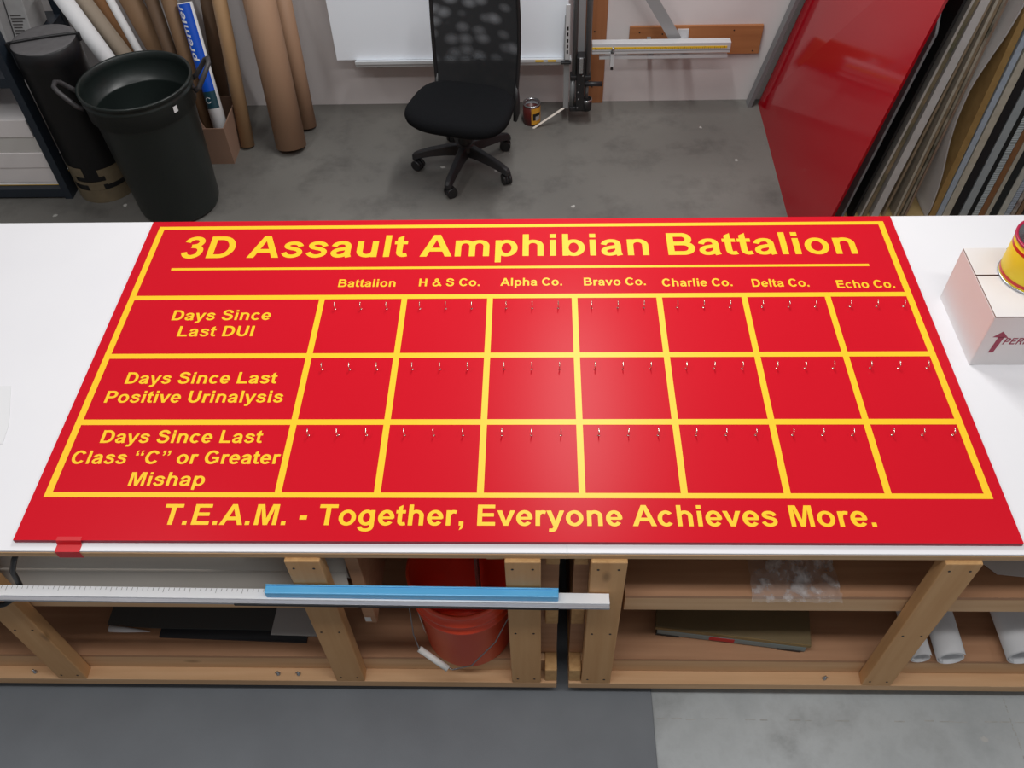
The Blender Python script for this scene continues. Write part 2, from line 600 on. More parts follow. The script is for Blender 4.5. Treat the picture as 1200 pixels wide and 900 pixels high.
G = {
    ' ': (.278, []),
    'A': (.722, [P((0, 0), (.155, 0), (.356, .55), (.356, .716), (.28, .716)), P((.719, 0), (.433, .716), (.356, .716), (.356, .55), (.562, 0)), R(.17, .163, .55, .283)]),
    'B': (.722, [R(.073, 0, .218, .716), R(.2, .597, .405, .716), R(.2, .312, .43, .43), R(.2, 0, .43, .120), SC(arc(.40, .513, .152, .144, -90, 90)), SC(arc(.425, .215, .18, .155, -90, 90))]),
    'C': (.722, [SC(arc(.375, .358, .254, .308, 36, 324, 34))]),
    'D': (.722, [R(.073, 0, .218, .716), R(.2, .596, .345, .716), R(.2, 0, .345, .120), SC(arc(.34, .358, .259, .298, -90, 90, 26))]),
    'E': (.667, [R(.073, 0, .218, .716), R(.2, .596, .604, .716), R(.2, .306, .572, .425), R(.2, 0, .618, .121)]),
    'G': (.778, [SC(arc(.385, .358, .264, .308, 38, 318, 34)), P((.572, .100), (.716, .100), (.716, .384), (.572, .384)), R(.395, .264, .6, .384)]),
    'H': (.722, [R(.073, 0, .218, .716), R(.504, 0, .649, .716), R(.2, .312, .52, .434)]),
    'I': (.278, [R(.068, 0, .213, .716)]),
    'L': (.611, [R(.073, 0, .219, .716), R(.2, 0, .580, .121)]),
    'M': (.833, [R(.071, 0, .206, .716), R(.627, 0, .762, .716), P((.2, .60), (.2, .716), (.288, .716), (.4165, .228), (.4165, 0), (.347, 0)), P((.633, .60), (.486, 0), (.4165, 0), (.4165, .228), (.545, .716), (.633, .716))]),
    'P': (.667, [R(.073, 0, .218, .716), R(.2, .596, .39, .716), R(.2, .268, .39, .388), SC(arc(.38, .492, .177, .164, -90, 90))]),
    'R': (.722, [R(.073, 0, .218, .716), R(.2, .596, .42, .716), R(.2, .290, .42, .408), SC(arc(.42, .502, .165, .154, -90, 90)), P((.35, .33), (.52, 0), (.70, 0), (.50, .34))]),
    'S': (.667, [SC(spl([(.535, .505), (.505, .588), (.43, .645), (.328, .667), (.22, .650), (.148, .595), (.135, .520), (.175, .455), (.27, .412), (.40, .375), (.505, .318), (.545, .235), (.525, .145), (.455, .075), (.335, .048), (.21, .075), (.14, .14), (.108, .235)], 5), .072, .061)]),
    'T': (.611, [R(.022, .595, .590, .716), R(.233, 0, .379, .716)]),
    'U': (.722, [R(.072, .27, .217, .716), R(.503, .27, .648, .716), SC(arc(.36, .275, .2155, .227, 180, 360, 26))]),
    '&': (.722, [SC(spl([(.40, .50), (.30, .415), (.19, .34), (.125, .25), (.125, .15), (.19, .07), (.29, .048), (.41, .085), (.51, .19), (.565, .335)], 5), .066, .058), SC(spl([(.40, .50), (.45, .565), (.435, .635), (.37, .667), (.295, .650), (.255, .585), (.275, .505), (.36, .385)], 5), .062, .055), P((.30, .46), (.64, -.012), (.73, .075), (.42, .47))]),
    '3': (.556, [SC(spl([(.105, .520), (.145, .605), (.255, .660), (.375, .635), (.428, .550), (.40, .460), (.325, .408), (.225, .392)], 5), .066, .056), SC(spl([(.225, .392), (.36, .375), (.435, .305), (.445, .210), (.395, .100), (.27, .045), (.145, .085), (.095, .190)], 5), .066, .057)]),
    'a': (.556, [SL(spl([(.100, .350), (.145, .430), (.255, .474), (.370, .450), (.418, .365), (.420, .22), (.428, .08), (.455, .0)], 5), .066, .054), SL(spl([(.43, .298), (.31, .270), (.18, .235), (.108, .160), (.140, .070), (.235, .042), (.345, .075), (.422, .165)], 5), .062, .052)]),
    'b': (.611, [R(.073, 0, .205, .716), SL(arc(.322, .26, .181, .218, 0, 360, 40))]),
    'c': (.556, [SL(arc(.29, .26, .182, .218, 42, 318, 30))]),
    'e': (.556, [SL(arc(.282, .26, .180, .218, -6, 322, 34)), R(.12, .212, .50, .300)]),
    'g': (.611, [R(.402, -.03, .537, .519), SL(arc(.286, .262, .180, .216, 0, 360, 40)), SL(spl([(.469, .02), (.465, -.06), (.42, -.130), (.32, -.160), (.20, -.150), (.13, -.105), (.105, -.045)], 5), .066, .050)]),
    'h': (.611, [R(.072, 0, .209, .716), R(.403, 0, .540, .34), SL(arc(.305, .330, .1665, .147, 0, 180, 24))]),
    'i': (.278, [R(.071, 0, .208, .519), R(.071, .590, .208, .716)]),
    'l': (.278, [R(.071, 0, .208, .716)]),
    'm': (.889, [R(.062, 0, .197, .519), R(.377, 0, .512, .34), R(.692, 0, .827, .34), SL(arc(.287, .332, .157, .145, 0, 180, 20)), SL(arc(.602, .332, .157, .145, 0, 180, 20))]),
    'n': (.611, [R(.072, 0, .207, .519), R(.403, 0, .540, .34), SL(arc(.305, .330, .1665, .147, 0, 180, 24))]),
    'o': (.611, [SL(arc(.3055, .26, .197, .218, 0, 360, 40))]),
    'p': (.611, [R(.073, -.198, .205, .519), SL(arc(.322, .26, .181, .218, 0, 360, 40))]),
    'r': (.389, [R(.065, 0, .202, .519), SL(spl([(.135, .27), (.150, .37), (.200, .440), (.275, .470), (.375, .455)], 5), .068, .056)]),
    's': (.556, [SL(spl([(.455, .360), (.410, .430), (.345, .464), (.270, .473), (.185, .455), (.135, .405), (.150, .345), (.225, .305), (.345, .272), (.425, .225), (.445, .155), (.405, .085), (.285, .042), (.165, .070), (.090, .160)], 5), .062, .052)]),
    't': (.333, [P((.075, .12), (.212, .12), (.212, .702), (.075, .622)), R(.018, .410, .312, .519), SL(spl([(.1435, .17), (.160, .088), (.220, .050), (.318, .066)], 5), .068, .055)]),
    'u': (.611, [R(.067, .19, .204, .519), R(.403, 0, .538, .519), SL(arc(.302, .194, .1665, .151, 180, 360, 24))]),
    'v': (.556, [P((.005, .519), (.209, 0), (.278, 0), (.278, .165), (.152, .519)), P((.551, .519), (.404, .519), (.278, .165), (.278, 0), (.347, 0))]),
    'y': (.556, [P((.005, .519), (.205, -.005), (.285, -.02), (.285, .155), (.152, .519)), P((.551, .519), (.406, .519), (.285, .155), (.225, -.02), (.352, -.02)), SL(spl([(.289, .0), (.262, -.085), (.205, -.145), (.085, -.148)], 5), .066, .056)]),
    '.': (.278, [R(.071, 0, .208, .137)]),
    ',': (.278, [R(.071, 0, .208, .137), P((.136, .01), (.105, -.09), (.085, -.155), (.16, -.115), (.205, -.05), (.208, .01))]),
    '-': (.333, [R(.055, .190, .280, .328)]),
    '\u201c': (.5, [R(.055, .450, .180, .575), P((.055, .56), (.12, .56), (.13, .64), (.175, .69), (.15, .735), (.07, .68)), R(.285, .450, .410, .575), P((.285, .56), (.35, .56), (.36, .64), (.405, .69), (.38, .735), (.30, .68))]),
    '\u201d': (.5, [R(.085, .591, .210, .716), P((.21, .60), (.145, .60), (.135, .53), (.09, .48), (.115, .435), (.195, .49)), R(.315, .591, .440, .716), P((.44, .60), (.375, .60), (.365, .53), (.32, .48), (.345, .435), (.425, .49))]),
}


def text_width(t):
    return sum(G[c][0] for c in t)


def letters(mb, t, x0, x1, base, cap, z, shear=0.0):
    """set the words t between x0 and x1 on a baseline, lying in the plane z"""
    em = cap / 0.716
    sx = (x1 - x0) / ((text_width(t) - 0.12) * em)
    x = x0 - 0.06 * em * sx
    for ch in t:
        adv, items = G[ch]
        for k, it in enumerate(items):
            zz = z + k * 4e-5

            def w(p):
                return (x + (p[0] + shear * p[1]) * em * sx, base + p[1] * em, zz)
            if it[0] == 'P':
                mb.face([w(p) for p in it[1]])
            else:
                pts, a, b = it[1], it[2], it[3]
                loop = math.hypot(pts[0][0] - pts[-1][0], pts[0][1] - pts[-1][1]) < 1e-6
                L, Rr = [], []
                for i, p in enumerate(pts):
                    if loop:
                        q0, q1 = pts[i - 1 if i else len(pts) - 2], pts[i + 1 if i < len(pts) - 1 else 1]
                    else:
                        q0, q1 = pts[max(i - 1, 0)], pts[min(i + 1, len(pts) - 1)]
                    tx, ty = q1[0] - q0[0], q1[1] - q0[1]
                    l_ = math.hypot(tx, ty) or 1
                    nx, ny = -ty / l_, tx / l_
                    d = math.sqrt((a * nx) ** 2 + (b * ny) ** 2)
                    ox, oy = a * a * nx / d, b * b * ny / d
                    L.append(mb.bm.verts.new(w((p[0] + ox, p[1] + oy))))
                    Rr.append(mb.bm.verts.new(w((p[0] - ox, p[1] - oy))))
                for i in range(len(pts) - 1):
                    mb.bm.faces.new((Rr[i], Rr[i + 1], L[i + 1], L[i]))
        x += adv * em * sx
    for f in mb.bm.faces:
        f.normal_update()
    return mb


def word_parts(name, t, x0, x1, base, cap, z, m, parent):
    em = cap / 0.716
    sx = (x1 - x0) / ((text_width(t) - 0.12) * em)
    x = x0 - 0.06 * em * sx
    for w in t.split(' '):
        wd = text_width(w) * em * sx
        pad = 0.06 * em * sx
        flat(name, letters(MB(), w, x + pad, x + wd - pad, base, cap, z), m, parent)
        x += wd + G[' '][0] * em * sx


def flat(name, mb, m, parent, local=False):
    """lettering and print: keep faces upward, no normal recalculation surprises"""
    for f in mb.bm.faces:
        f.normal_update()
    return obj(name, mb, m, parent, local=local)


# ================================================================== THE SETTING
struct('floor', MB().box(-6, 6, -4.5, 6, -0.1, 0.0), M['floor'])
struct('wall_back', MB().box(-6, 6, 3.33, 3.45, 0.0, 2.9), M['wall'])
for nm, x0, x1 in (('baseboard_back', -1.06, 0.30),):
    pass
mat_o = obj('floor_mat', MB().box(-3.2, 0.42, -2.2, 0.75, 0.0, 0.009, 0.003), M['mat'], origin=(-1.4, -0.7, 0))
tag(mat_o, 'dark grey rubber mat on the concrete floor in front of the left bench', 'mat')

random.seed(21)
jn = MB()
for k in range(44):                      # chipped pale filler in the saw cut
    x = 0.43 + k * 0.045
    if random.random() < 0.72:
        w_ = random.uniform(.002, .0045)
        y = -0.107 + random.uniform(-.002, .002)
        jn.box(x, x + random.uniform(.018, .045), y - w_ / 2, y + w_ / 2, 0.0, 0.0006)
struct('trim_1', jn, M['filler'])
jn = MB()
for k in range(30):
    y = -0.40 + k * 0.014
    if random.random() < 0.75:
        x = 1.500 + 0.0 * y + random.uniform(-.002, .002)
        w_ = random.uniform(.002, .004)
        jn.box(x - w_ / 2, x + w_ / 2, y, y + random.uniform(.008, .014), 0.0, 0.0006)
struct('trim_2', jn, M['filler'])

# ================================================================== WORKBENCHES
ZT = 0.858          # height of the white working surface


def bench(label, x0, x1, xt0, xt1, posts, mid, bays, end_side, bolts):
    t = thing('workbench', label, 'workbench', ((x0 + x1) / 2, 0.6, 0.0), 'pine workbenches under the sign')
    obj('surface_sheet', MB().box(xt0, xt1, -0.023, 1.235, ZT - 0.006, ZT, 0.001), M['hdpe'], t)
    obj('tabletop', MB().box(xt0, xt1, -0.025, 1.235, ZT - 0.024, ZT - 0.006), M['ply_edge'], t)
    for ya, yb in ((-0.036, 0.055), (1.125, 1.215)):
        obj('bottom_plank', MB().box(x0, x1, ya, yb, 0.058, 0.096, 0.002), M['pine_x'], t)
    for ya, yb in ((0.004, 0.042), (1.140, 1.178)):
        obj('bottom_rail', MB().box(x0 + 0.004, x1 - 0.004, ya, yb, 0.096, 0.170, 0.002), M['pine_x'], t)
    for a, b in mid:
        obj('middle_rail', MB().box(a, b, 0.006, 0.044, 0.502, 0.570, 0.002), M['pine_x'], t)
        obj('middle_rail', MB().box(a, b, 1.085, 1.123, 0.502, 0.570, 0.002), M['pine_x'], t)
        obj('shelf_board', MB().box(a, b, 0.006, 1.123, 0.570, 0.584), M['ply'], t)
    obj('shelf_board', MB().box(x0 + 0.05, x1 - 0.05, 0.004, 1.123, 0.170, 0.184), M['ply'], t)
    for x in posts:
        for ya, yb, nails in ((-0.036, 0.002, True), (1.178, 1.215, False)):
            lg = MB().box(x - 0.044, x + 0.044, ya, yb, 0.096, ZT - 0.024, 0.003)
            n0 = len(lg.bm.faces)
            if nails:
                for z in (0.125, 0.44, 0.80):
                    for dx in (-0.026, 0.024):
                        lg.tube([(x + dx, ya + 0.0002, z), (x + dx, ya - 0.0008, z)], 0.0034, 8)
            lg.bm.faces.ensure_lookup_table()
            for f in lg.bm.faces:
                f.normal_update()
                if nails and f.calc_area() < 6e-5 and max(v.co.y for v in f.verts) < ya + 0.0003:
                    f.material_index = 1
                elif f.normal.z > 0.9:
                    f.material_index = 2
            obj('leg', lg, (M['pine_z'], M['ink_black'], M['pine_end']), t)
    obj('back_panel', MB().box(x0 + 0.02, x1 - 0.02, 1.125, 1.137, 0.186, ZT - 0.03), M['ply'], t)
    xa, xb = (x1 - 0.036, x1) if end_side > 0 else (x0, x0 + 0.036)
    for ya, za, zb in ((-0.030, 0.098, 0.176), (0.008, 0.408, 0.498), (0.008, 0.744, 0.834)):
        obj('end_bearer', MB().box(xa, xb, ya, 1.12, za, zb, 0.003), M['pine_end'], t)
    obj('end_panel', MB().box(xa + 0.002, xb - 0.001, 0.038, 1.12, 0.184, ZT - 0.03), M['ply'], t)
    xs_, xe_ = (x1 - 0.051, x1 - 0.001) if end_side > 0 else (x0 + 0.001, x0 + 0.040)
    obj('end_stud', MB().box(xs_, xe_, 0.0245, 0.036, 0.184, ZT - 0.03), M['ply'], t)
    for x in bays:
        b = obj('partition', MB().box(x - 0.017, x + 0.017, 0.012, 1.12, 0.400, 0.834, 0.003), M['ply'], t)
    for bx in bolts:
        mb = MB().lathe([(0.0, 0.0965), (0.006, 0.0965), (0.006, 0.101), (0.003, 0.102), (0.003, 0.114), (0.0, 0.114)], bx, -0.016, 10)
        mb.box(bx - 0.008, bx + 0.008, -0.0175, -0.0145, 0.104, 0.109)
        obj('bolt', mb, M['tin'], t)
    return t


left_bench = bench('pine workbench on the left, holding the orange bucket, with a white top', -2.90, 0.124, -2.90, 0.1388,
                   (-1.373, -0.507, 0.032), ((-2.88, -0.424),), (-0.405,), 1, (-0.735, -0.672, -1.50))
right_bench = bench('pine workbench on the right, holding plastic film and paper rolls, with a white top', 0.160, 3.10, 0.1392, 3.10,
                    (0.242, 1.085, 2.2), ((0.30, 3.08),), (), -1, (0.935,))
# block under the top beside the bucket, and the white sticker on the bearer
obj('top_block', MB().box(-0.062, -0.016, 0.010, 0.30, 0.765, 0.834, 0.003), M['pine_end'], left_bench)
obj('sticker', MB().box(-0.419, -0.402, 0.0105, 0.012, 0.412, 0.436), M['white_plastic'], left_bench)
# ================================================================== THE SIGN
ZS = 0.870
sign = thing('sign_board', 'large red sign board with yellow grid and lettering lying across the benches', 'sign', (0, 0.61, ZT))
pb = MB().box(-1.22, 1.22, 0.0, 1.22, ZT, ZS)
for f in pb.bm.faces:
    f.normal_update()
    f.material_index = 0 if f.normal.z > 0.5 else 1
obj('panel', pb, (M['sign_red'], M['sign_edge']), sign)
zl = ZS + 0.0003


def strip(mb, x0, y0, x1, y1, z=zl):
    mb.face([(x0, y0, z), (x1, y0, z), (x1, y1, z), (x0, y1, z)])


mb = MB()
lw = 0.0185
strip(mb, -1.190, 0.125, -1.190 + lw, 1.194)
strip(mb, 1.190 - lw, 0.125, 1.190, 1.194)
strip(mb, -1.190 + lw, 0.125, 1.190 - lw, 0.125 + lw - 0.003)
strip(mb, -1.190 + lw, 1.194 - lw + 0.003, 1.190 - lw, 1.194)
flat('border_line', mb, M['yellow'], sign)
mb = MB()
for y in (0.853, 0.610, 0.367):
    strip(mb, -1.190 + lw, y - 0.0093, 1.190 - lw, y + 0.0093)
cols = [-0.590, -0.337, -0.076, 0.180, 0.435, 0.690, 0.938]
for x in cols:
    for ya, yb in ((0.125 + lw - 0.003, 0.3577), (0.3763, 0.6007), (0.6193, 0.8437)):
        strip(mb, x - 0.0086, ya, x + 0.0086, yb)
flat('grid_line', mb, M['yellow'], sign)
mb = MB()
strip(mb, -1.095, 0.9785, 1.095, 0.989)
flat('rule_line', mb, M['yellow'], sign)

word_parts('title_lettering', '3D Assault Amphibian Battalion', -1.080, 1.076, 1.036, 0.106, zl, M['yellow'], sign)
for words, a, b, y in (('Battalion', -0.550, -0.371, 0.8975), ('H & S Co.', -0.299, -0.110, 0.8985), ('Alpha Co.', -0.044, 0.144, 0.899),
                       ('Bravo Co.', 0.210, 0.400, 0.898), ('Charlie Co.', 0.450, 0.663, 0.892), ('Delta Co.', 0.722, 0.894, 0.888),
                       ('Echo Co.', 0.976, 1.149, 0.8805)):
    flat('column_heading', letters(MB(), words, a, b, y, 0.0345, zl), M['yellow'], sign)
for rows in ((('Days Since', -1.034, -0.735, 0.756), ('Last DUI', -0.999, -0.772, 0.689)),
             (('Days Since Last', -1.099, -0.669, 0.505), ('Positive Urinalysis', -1.136, -0.637, 0.436)),
             (('Days Since Last', -1.102, -0.668, 0.297), ('Class \u201cC\u201d or Greater', -1.158, -0.608, 0.229), ('Mishap', -0.984, -0.788, 0.160))):
    for words, a, b, y in rows:
        word_parts('row_lettering', words, a, b, y, 0.0425, zl, M['yellow'], sign)
word_parts('motto_lettering', 'T.E.A.M. - Together, Everyone Achieves More.', -0.863, 0.889, 0.045, 0.060, zl, M['yellow'], sign)


def hook_mesh():
    b = MB()
    b.lathe([(0.0, 0.0002), (0.0032, 0.0002), (0.0032, 0.0012), (0.0018, 0.0016)], 0, 0, 12)
    path = [(0, 0, 0.0), (0, 0, 0.005)]
    for i in range(0, 11):
        a = math.radians(180 - 18 * i)
        path.append((0, -0.0062 * math.sin(a) , 0.0125 + 0.0075 * math.cos(a) * -1 * -1))
    path.append((0, 0.002, 0.0225))
    path.append((0, 0.006, 0.0235))
    return b.tube(path, 0.00135, 8)


hook0 = obj('hook', hook_mesh(), M['chrome'], sign, local=True)
centres = [-0.4645, -0.2075, 0.052, 0.3075, 0.5625, 0.814, 1.072]
first = True
for cy in (0.800, 0.556, 0.322):
    for k, cx in enumerate(centres):
        for dx in (-0.078, 0.0, 0.078):
            h = hook0 if first else hook0.copy()
            if not first:
                COL.objects.link(h)
                h.parent = sign
            first = False
            h.location = (cx + dx, cy - 0.61, ZS - ZT)

# red tape over the bench edge
tp = MB()
tp.face([(-1.112, 0.010, ZT + 0.0125), (-1.050, 0.010, ZT + 0.0125), (-1.050, -0.001, ZT + 0.0125), (-1.112, -0.001, ZT + 0.0125)])
tp.face([(-1.112, -0.001, ZT + 0.0125), (-1.050, -0.001, ZT + 0.0125), (-1.050, -0.006, ZT + 0.0006), (-1.112, -0.006, ZT + 0.0006)])
tp.face([(-1.112, -0.006, ZT + 0.0006), (-1.050, -0.006, ZT + 0.0006), (-1.050, -0.0258, ZT + 0.0006), (-1.112, -0.0258, ZT + 0.0006)])
tp.face([(-1.112, -0.0258, ZT + 0.0006), (-1.050, -0.0258, ZT + 0.0006), (-1.048, -0.0260, ZT - 0.026), (-1.110, -0.0260, ZT - 0.026)])
bmesh.ops.remove_doubles(tp.bm, verts=tp.bm.verts[:], dist=1e-5)
tape = obj('tape_strip', tp, M['tape_red'], origin=(-1.08, 0, ZT))
sd = tape.modifiers.new('solid', 'SOLIDIFY')
sd.thickness = 0.0004
sd.offset = 1
tag(tape, 'short strip of red tape from the sign over the white bench edge', 'tape')

pp = MB()
pp.prism([(-1.70, 0.30), (-1.372, 0.302), (-1.380, 0.36), (-1.392, 0.40), (-1.43, 0.507), (-1.72, 0.507)], ZT + 0.0005, ZT + 0.0015)
tag(obj('paper_sheet', pp, M['paper'], origin=(-1.5, 0.4, ZT)), 'white paper sheet lying on the bench at the left edge of the view', 'paper')

# ================================================================== CARTON AND CAN ON THE BENCH
BX0, BX1, BY0, BY1, BH = 1.277, 1.72, 0.578, 0.852, 0.188
carton = thing('carton', 'white cardboard carton with a maroon arrow standing right of the sign', 'box', (1.5, 0.715, ZT))
mb = MB()
tk = 0.004
mb.box(BX0, BX1, BY0, BY0 + tk, ZT, ZT + BH - 0.001)
mb.box(BX0, BX1, BY1 - tk, BY1, ZT, ZT + BH - 0.001)
mb.box(BX0, BX0 + tk, BY0 + tk, BY1 - tk, ZT, ZT + BH - 0.001)
mb.box(BX1 - tk, BX1, BY0 + tk, BY1 - tk, ZT, ZT + BH - 0.001)
mb.box(BX0 + tk, BX1 - tk, BY0 + tk, BY1 - tk, ZT, ZT + 0.004)
obj('body', mb, M['carton'], carton, bevel=0.001)
zt = ZT + BH
for c4 in ([(BX0 + .001, BY0), (BX1, BY0), (BX1, 0.7350), (BX0 + .001, 0.7350)],
           [(BX0 + .001, 0.7415), (BX0 + .125, 0.7415), (BX0 + .118, BY1), (BX0 + .001, BY1)],
           [(BX0 + .1295, 0.7415), (BX1, 0.7415), (BX1, BY1), (BX0 + .1225, BY1)]):
    fb_ = MB().prism(c4, zt - .001, zt + .003)
    for f in fb_.bm.faces:
        f.normal_update()
        f.material_index = 0 if abs(f.normal.z) > 0.5 else 1
    obj('flap', fb_, (M['carton'], M['carton_edge']), carton)
obj('under_flap', MB().box(BX0 + .004, BX1 - .004, BY0 + .004, BY1 - .004, zt - .006, zt - .002), M['carton_edge'], carton)
# printing on the front face
yf = BY0 - 0.0005
mb = MB()
for pts in ([(1.309, .910), (1.3225, .910), (1.3305, .971), (1.3145, .971)], [(1.2985, .971), (1.3415, .968), (1.319, .993)]):
    mb.face([(x, yf, z) for x, z in pts])
obj('printed_arrow', mb, M['maroon'], carton)
mb = letters(MB(), 'PERIS', 0.0, 0.076, 0.0, 0.025, 0.0, 0.2)
mb.xform(Matrix.Translation((1.334, yf, 0.9425)) @ Matrix.Rotation(PI / 2, 4, 'X'))
obj('printed_lettering', mb, M['maroon'], carton)

zc = zt + 0.004
can = thing('paint_can', 'large yellow can with red bands standing on the white carton', 'can', (1.425, 0.735, zc))
rc = 0.086
hc = 0.130
obj('body', MB().lathe([(0, zc + .002), (rc - .003, zc), (rc, zc + .003), (rc, zc + hc - .004), (rc - .002, zc + hc)], 1.425, 0.735, 64), M['can_yellow'], can)
for za, zb in ((0.012, 0.022), (hc - 0.030, hc - 0.020)):
    obj('red_band', MB().lathe([(rc + .0004, zc + za), (rc + .0004, zc + zb)], 1.425, 0.735, 64), M['can_red'], can)
obj('foot_rim', MB().lathe([(rc - .001, zc), (rc + .0022, zc + .001), (rc + .0022, zc + .005), (rc, zc + .006)], 1.425, 0.735, 64), M['tin'], can)
obj('rim', MB().lathe([(rc, zc + hc - .006), (rc + .003, zc + hc - .005), (rc + .003, zc + hc + .001), (rc - .003, zc + hc + .002), (rc - .005, zc + hc - .001)], 1.425, 0.735, 64), M['can_rim'], can)
obj('lid', MB().lathe([(0, zc + hc - .012), (rc - .022, zc + hc - .012), (rc - .020, zc + hc - .006), (rc - .008, zc + hc - .006), (rc - .004, zc + hc)], 1.425, 0.735, 64), M['tin'], can)
def refine(mb, cuts=3):
    bmesh.ops.triangulate(mb.bm, faces=mb.bm.faces[:])
    bmesh.ops.subdivide_edges(mb.bm, edges=mb.bm.edges[:], cuts=cuts, use_grid_fill=True)
    return mb


def wrap_on_cylinder(mb, cx, cy, r, z0, th0):
    """bend flat print (x along the girth, y up) around an upright cylinder"""
    refine(mb)
    for v in mb.bm.verts:
        th = th0 + v.co.x / r
        rr = r + 0.0006 + v.co.z
        v.co = Vector((cx + rr * math.cos(th), cy + rr * math.sin(th), z0 + v.co.y))
    return mb
mb = MB()
for k in range(4):
    strip(mb, 0.030, 0.058 + k * 0.006, 0.030 + 0.028 - 0.004 * (k % 2), 0.0602 + k * 0.006, 0)
letters(mb, 'LE', 0.065, 0.085, 0.033, 0.014, 0, 0.15)
obj('can_print', wrap_on_cylinder(mb, 1.425, 0.735, rc, zc, math.radians(205)), M['ink_black'], can)

# ================================================================== ORANGE BUCKET
bz = 0.185
bcx, bcy = -0.143, 0.105
bucket = thing('bucket', 'orange plastic bucket with a white grip on the wire handle, on the bottom shelf', 'bucket', (bcx, bcy, bz))
prof = [(0.0, bz), (0.128, bz), (0.132, bz + .006), (0.143, bz + .255), (0.150, bz + .257), (0.150, bz + .268), (0.1445, bz + .271), (0.1455, bz + .300),
        (0.152, bz + .302), (0.152, bz + .312), (0.146, bz + .316), (0.1465, bz + .352), (0.154, bz + .356), (0.1545, bz + .370), (0.150, bz + .374),
        (0.1455, bz + .370), (0.1275, bz + .010), (0.0, bz + .008)]
obj('body', MB().lathe(prof, bcx, bcy, 64), M['orange'], bucket)
lx = bcx - 0.152
pts = [(lx, bcy, bz + .315), (lx - .008, bcy - .03, bz + .27), (lx + .004, bcy - .10, bz + .155), (lx + .020, bcy - .130, bz + .128)]
grip = [(lx + .020, bcy - .128, bz + .132), (bcx - .060, bcy - .165, bz + .090), (bcx - .040, bcy - .172, bz + .080)]
rest = [(bcx - .036, bcy - .172, bz + .080), (bcx + .02, bcy - .170, bz + .105), (bcx + .09, bcy - .135, bz + .185), (bcx + .135, bcy - .085, bz + .262), (bcx + .153, bcy - .01, bz + .312)]
hw = obj('wire_handle', MB().tube(pts + grip[1:2] + rest, 0.002, 8), M['wire'], bucket)
gr = obj('grip', MB().tube([(lx + .020, bcy - .131, bz + .128), (bcx - .050, bcy - .171, bz + .084)], 0.0095, 14), M['white_plastic'], hw)
gr['label'] = 'white plastic hand grip'
lb = MB().lathe([(0.1462, bz + .225), (0.1405, bz + .105)], bcx, bcy, 8, a0=math.radians(196), a1=math.radians(212))
obj('paper_label', lb, M['paper'], bucket)
st = MB().box(-0.118, -0.108, 0.155, 0.20, 0.20, 0.60, 0.002)
st.xform(Matrix.Translation((-0.113, 0.18, 0.2)) @ Matrix.Rotation(math.radians(-4), 4, 'X') @ Matrix.Translation((0.113, -0.18, -0.2)))
tag(obj('stirring_stick', st, M['case_grey'], origin=(-0.113, 0.18, 0.2)), 'grey stick standing upright inside the orange bucket', 'stick')

# ================================================================== STRAIGHTEDGE HANGING IN FRONT OF THE LEFT BENCH
ruler = thing('straightedge', 'long silver straightedge with a blue grip hanging in front of the benches', 'ruler', (-0.8, -0.04, 0.64))


def long_bar(x0, x1, y0, y1, z0, z1, bev=0.001):
    m_ = MB().box(x0, x1, y0, y1, z0, z1, bev)
    for v in m_.bm.verts:
        v.co.z += -0.029 * (v.co.x + 1.31) / 1.56       # it hangs a little lower at the right
    return m_


obj('blade', long_bar(-1.95, 0.249, -0.066, -0.0385, 0.702, 0.712), M['ruler'], ruler)
obj('foot', long_bar(-1.95, 0.249, -0.078, -0.066, 0.700, 0.709), M['ruler_lo'], ruler)
obj('ridge', long_bar(-1.95, 0.249, -0.0685, -0.0645, 0.709, 0.7145, 0.0008), M['ruler'], ruler)
tk2 = MB()
for k in range(95):
    xx = -1.90 + k * 0.0135
    zz = 0.7123 - 0.029 * (xx + 1.31) / 1.56
    tk2.face([(xx, -0.048 if k % 5 else -0.053, zz), (xx + .0014, -0.048 if k % 5 else -0.053, zz), (xx + .0014, -0.040, zz), (xx, -0.040, zz)])
obj('scale_ticks', tk2, M['paper_grey'], ruler)
g_ = obj('blue_grip', long_bar(-0.620, 0.1205, -0.064, -0.041, 0.7125, 0.7375, 0.003), M['blue_anod'], ruler)
g_['label'] = 'blue anodised grip rail'
obj('grip_base', long_bar(-0.700, 0.1205, -0.0815, -0.0785, 0.700, 0.709), M['black'], ruler)
obj('grip_lip', long_bar(-0.620, 0.1205, -0.044, -0.040, 0.7375, 0.7405, 0.001), M['blue_anod'], ruler)

hookp = [(-1.225, -0.012, 0.8285), (-1.240, -0.018, 0.805), (-1.262, -0.026, 0.760), (-1.267, -0.0285, 0.720), (-1.270, -0.032, 0.690), (-1.285, -0.046, 0.664), (-1.320, -0.060, 0.648), (-1.360, -0.066, 0.642), (-1.400, -0.068, 0.644)]
tag(obj('hanging_hook', MB().tube(hookp, 0.0072, 12), M['black'], origin=(-1.225, -0.012, 0.8285)), 'black coated hook under the bench top holding the silver straightedge', 'hook')

# ================================================================== THINGS ON THE BENCH SHELVES
rl = MB()
rl.tube([(-2.5, 0.112, 0.585 + 0.088), (-0.428, 0.106, 0.585 + 0.088)], 0.088, 48)
rp = thing('paper_roll', 'thick beige grey paper roll lying lengthwise under the left bench top', 'roll', (-1.5, 0.11, 0.585))
obj('roll', rl, M['grey_roll'], rp)
le = MB()
prev = None
for k in range(9):
    u = k / 8
    yy, zz = 0.0235 - 0.0125 * u ** 0.6, 0.690 - 0.1035 * u
    q = [le.bm.verts.new((-2.5, yy, zz)), le.bm.verts.new((-0.432, yy - 0.003, zz))]
    if prev:
        le.bm.faces.new((prev[0], prev[1], q[1], q[0])).smooth = True
    prev = q
leo = obj('loose_end', le, M['grey_roll'], rp)
leo.modifiers.new('solid', 'SOLIDIFY').thickness = 0.0006

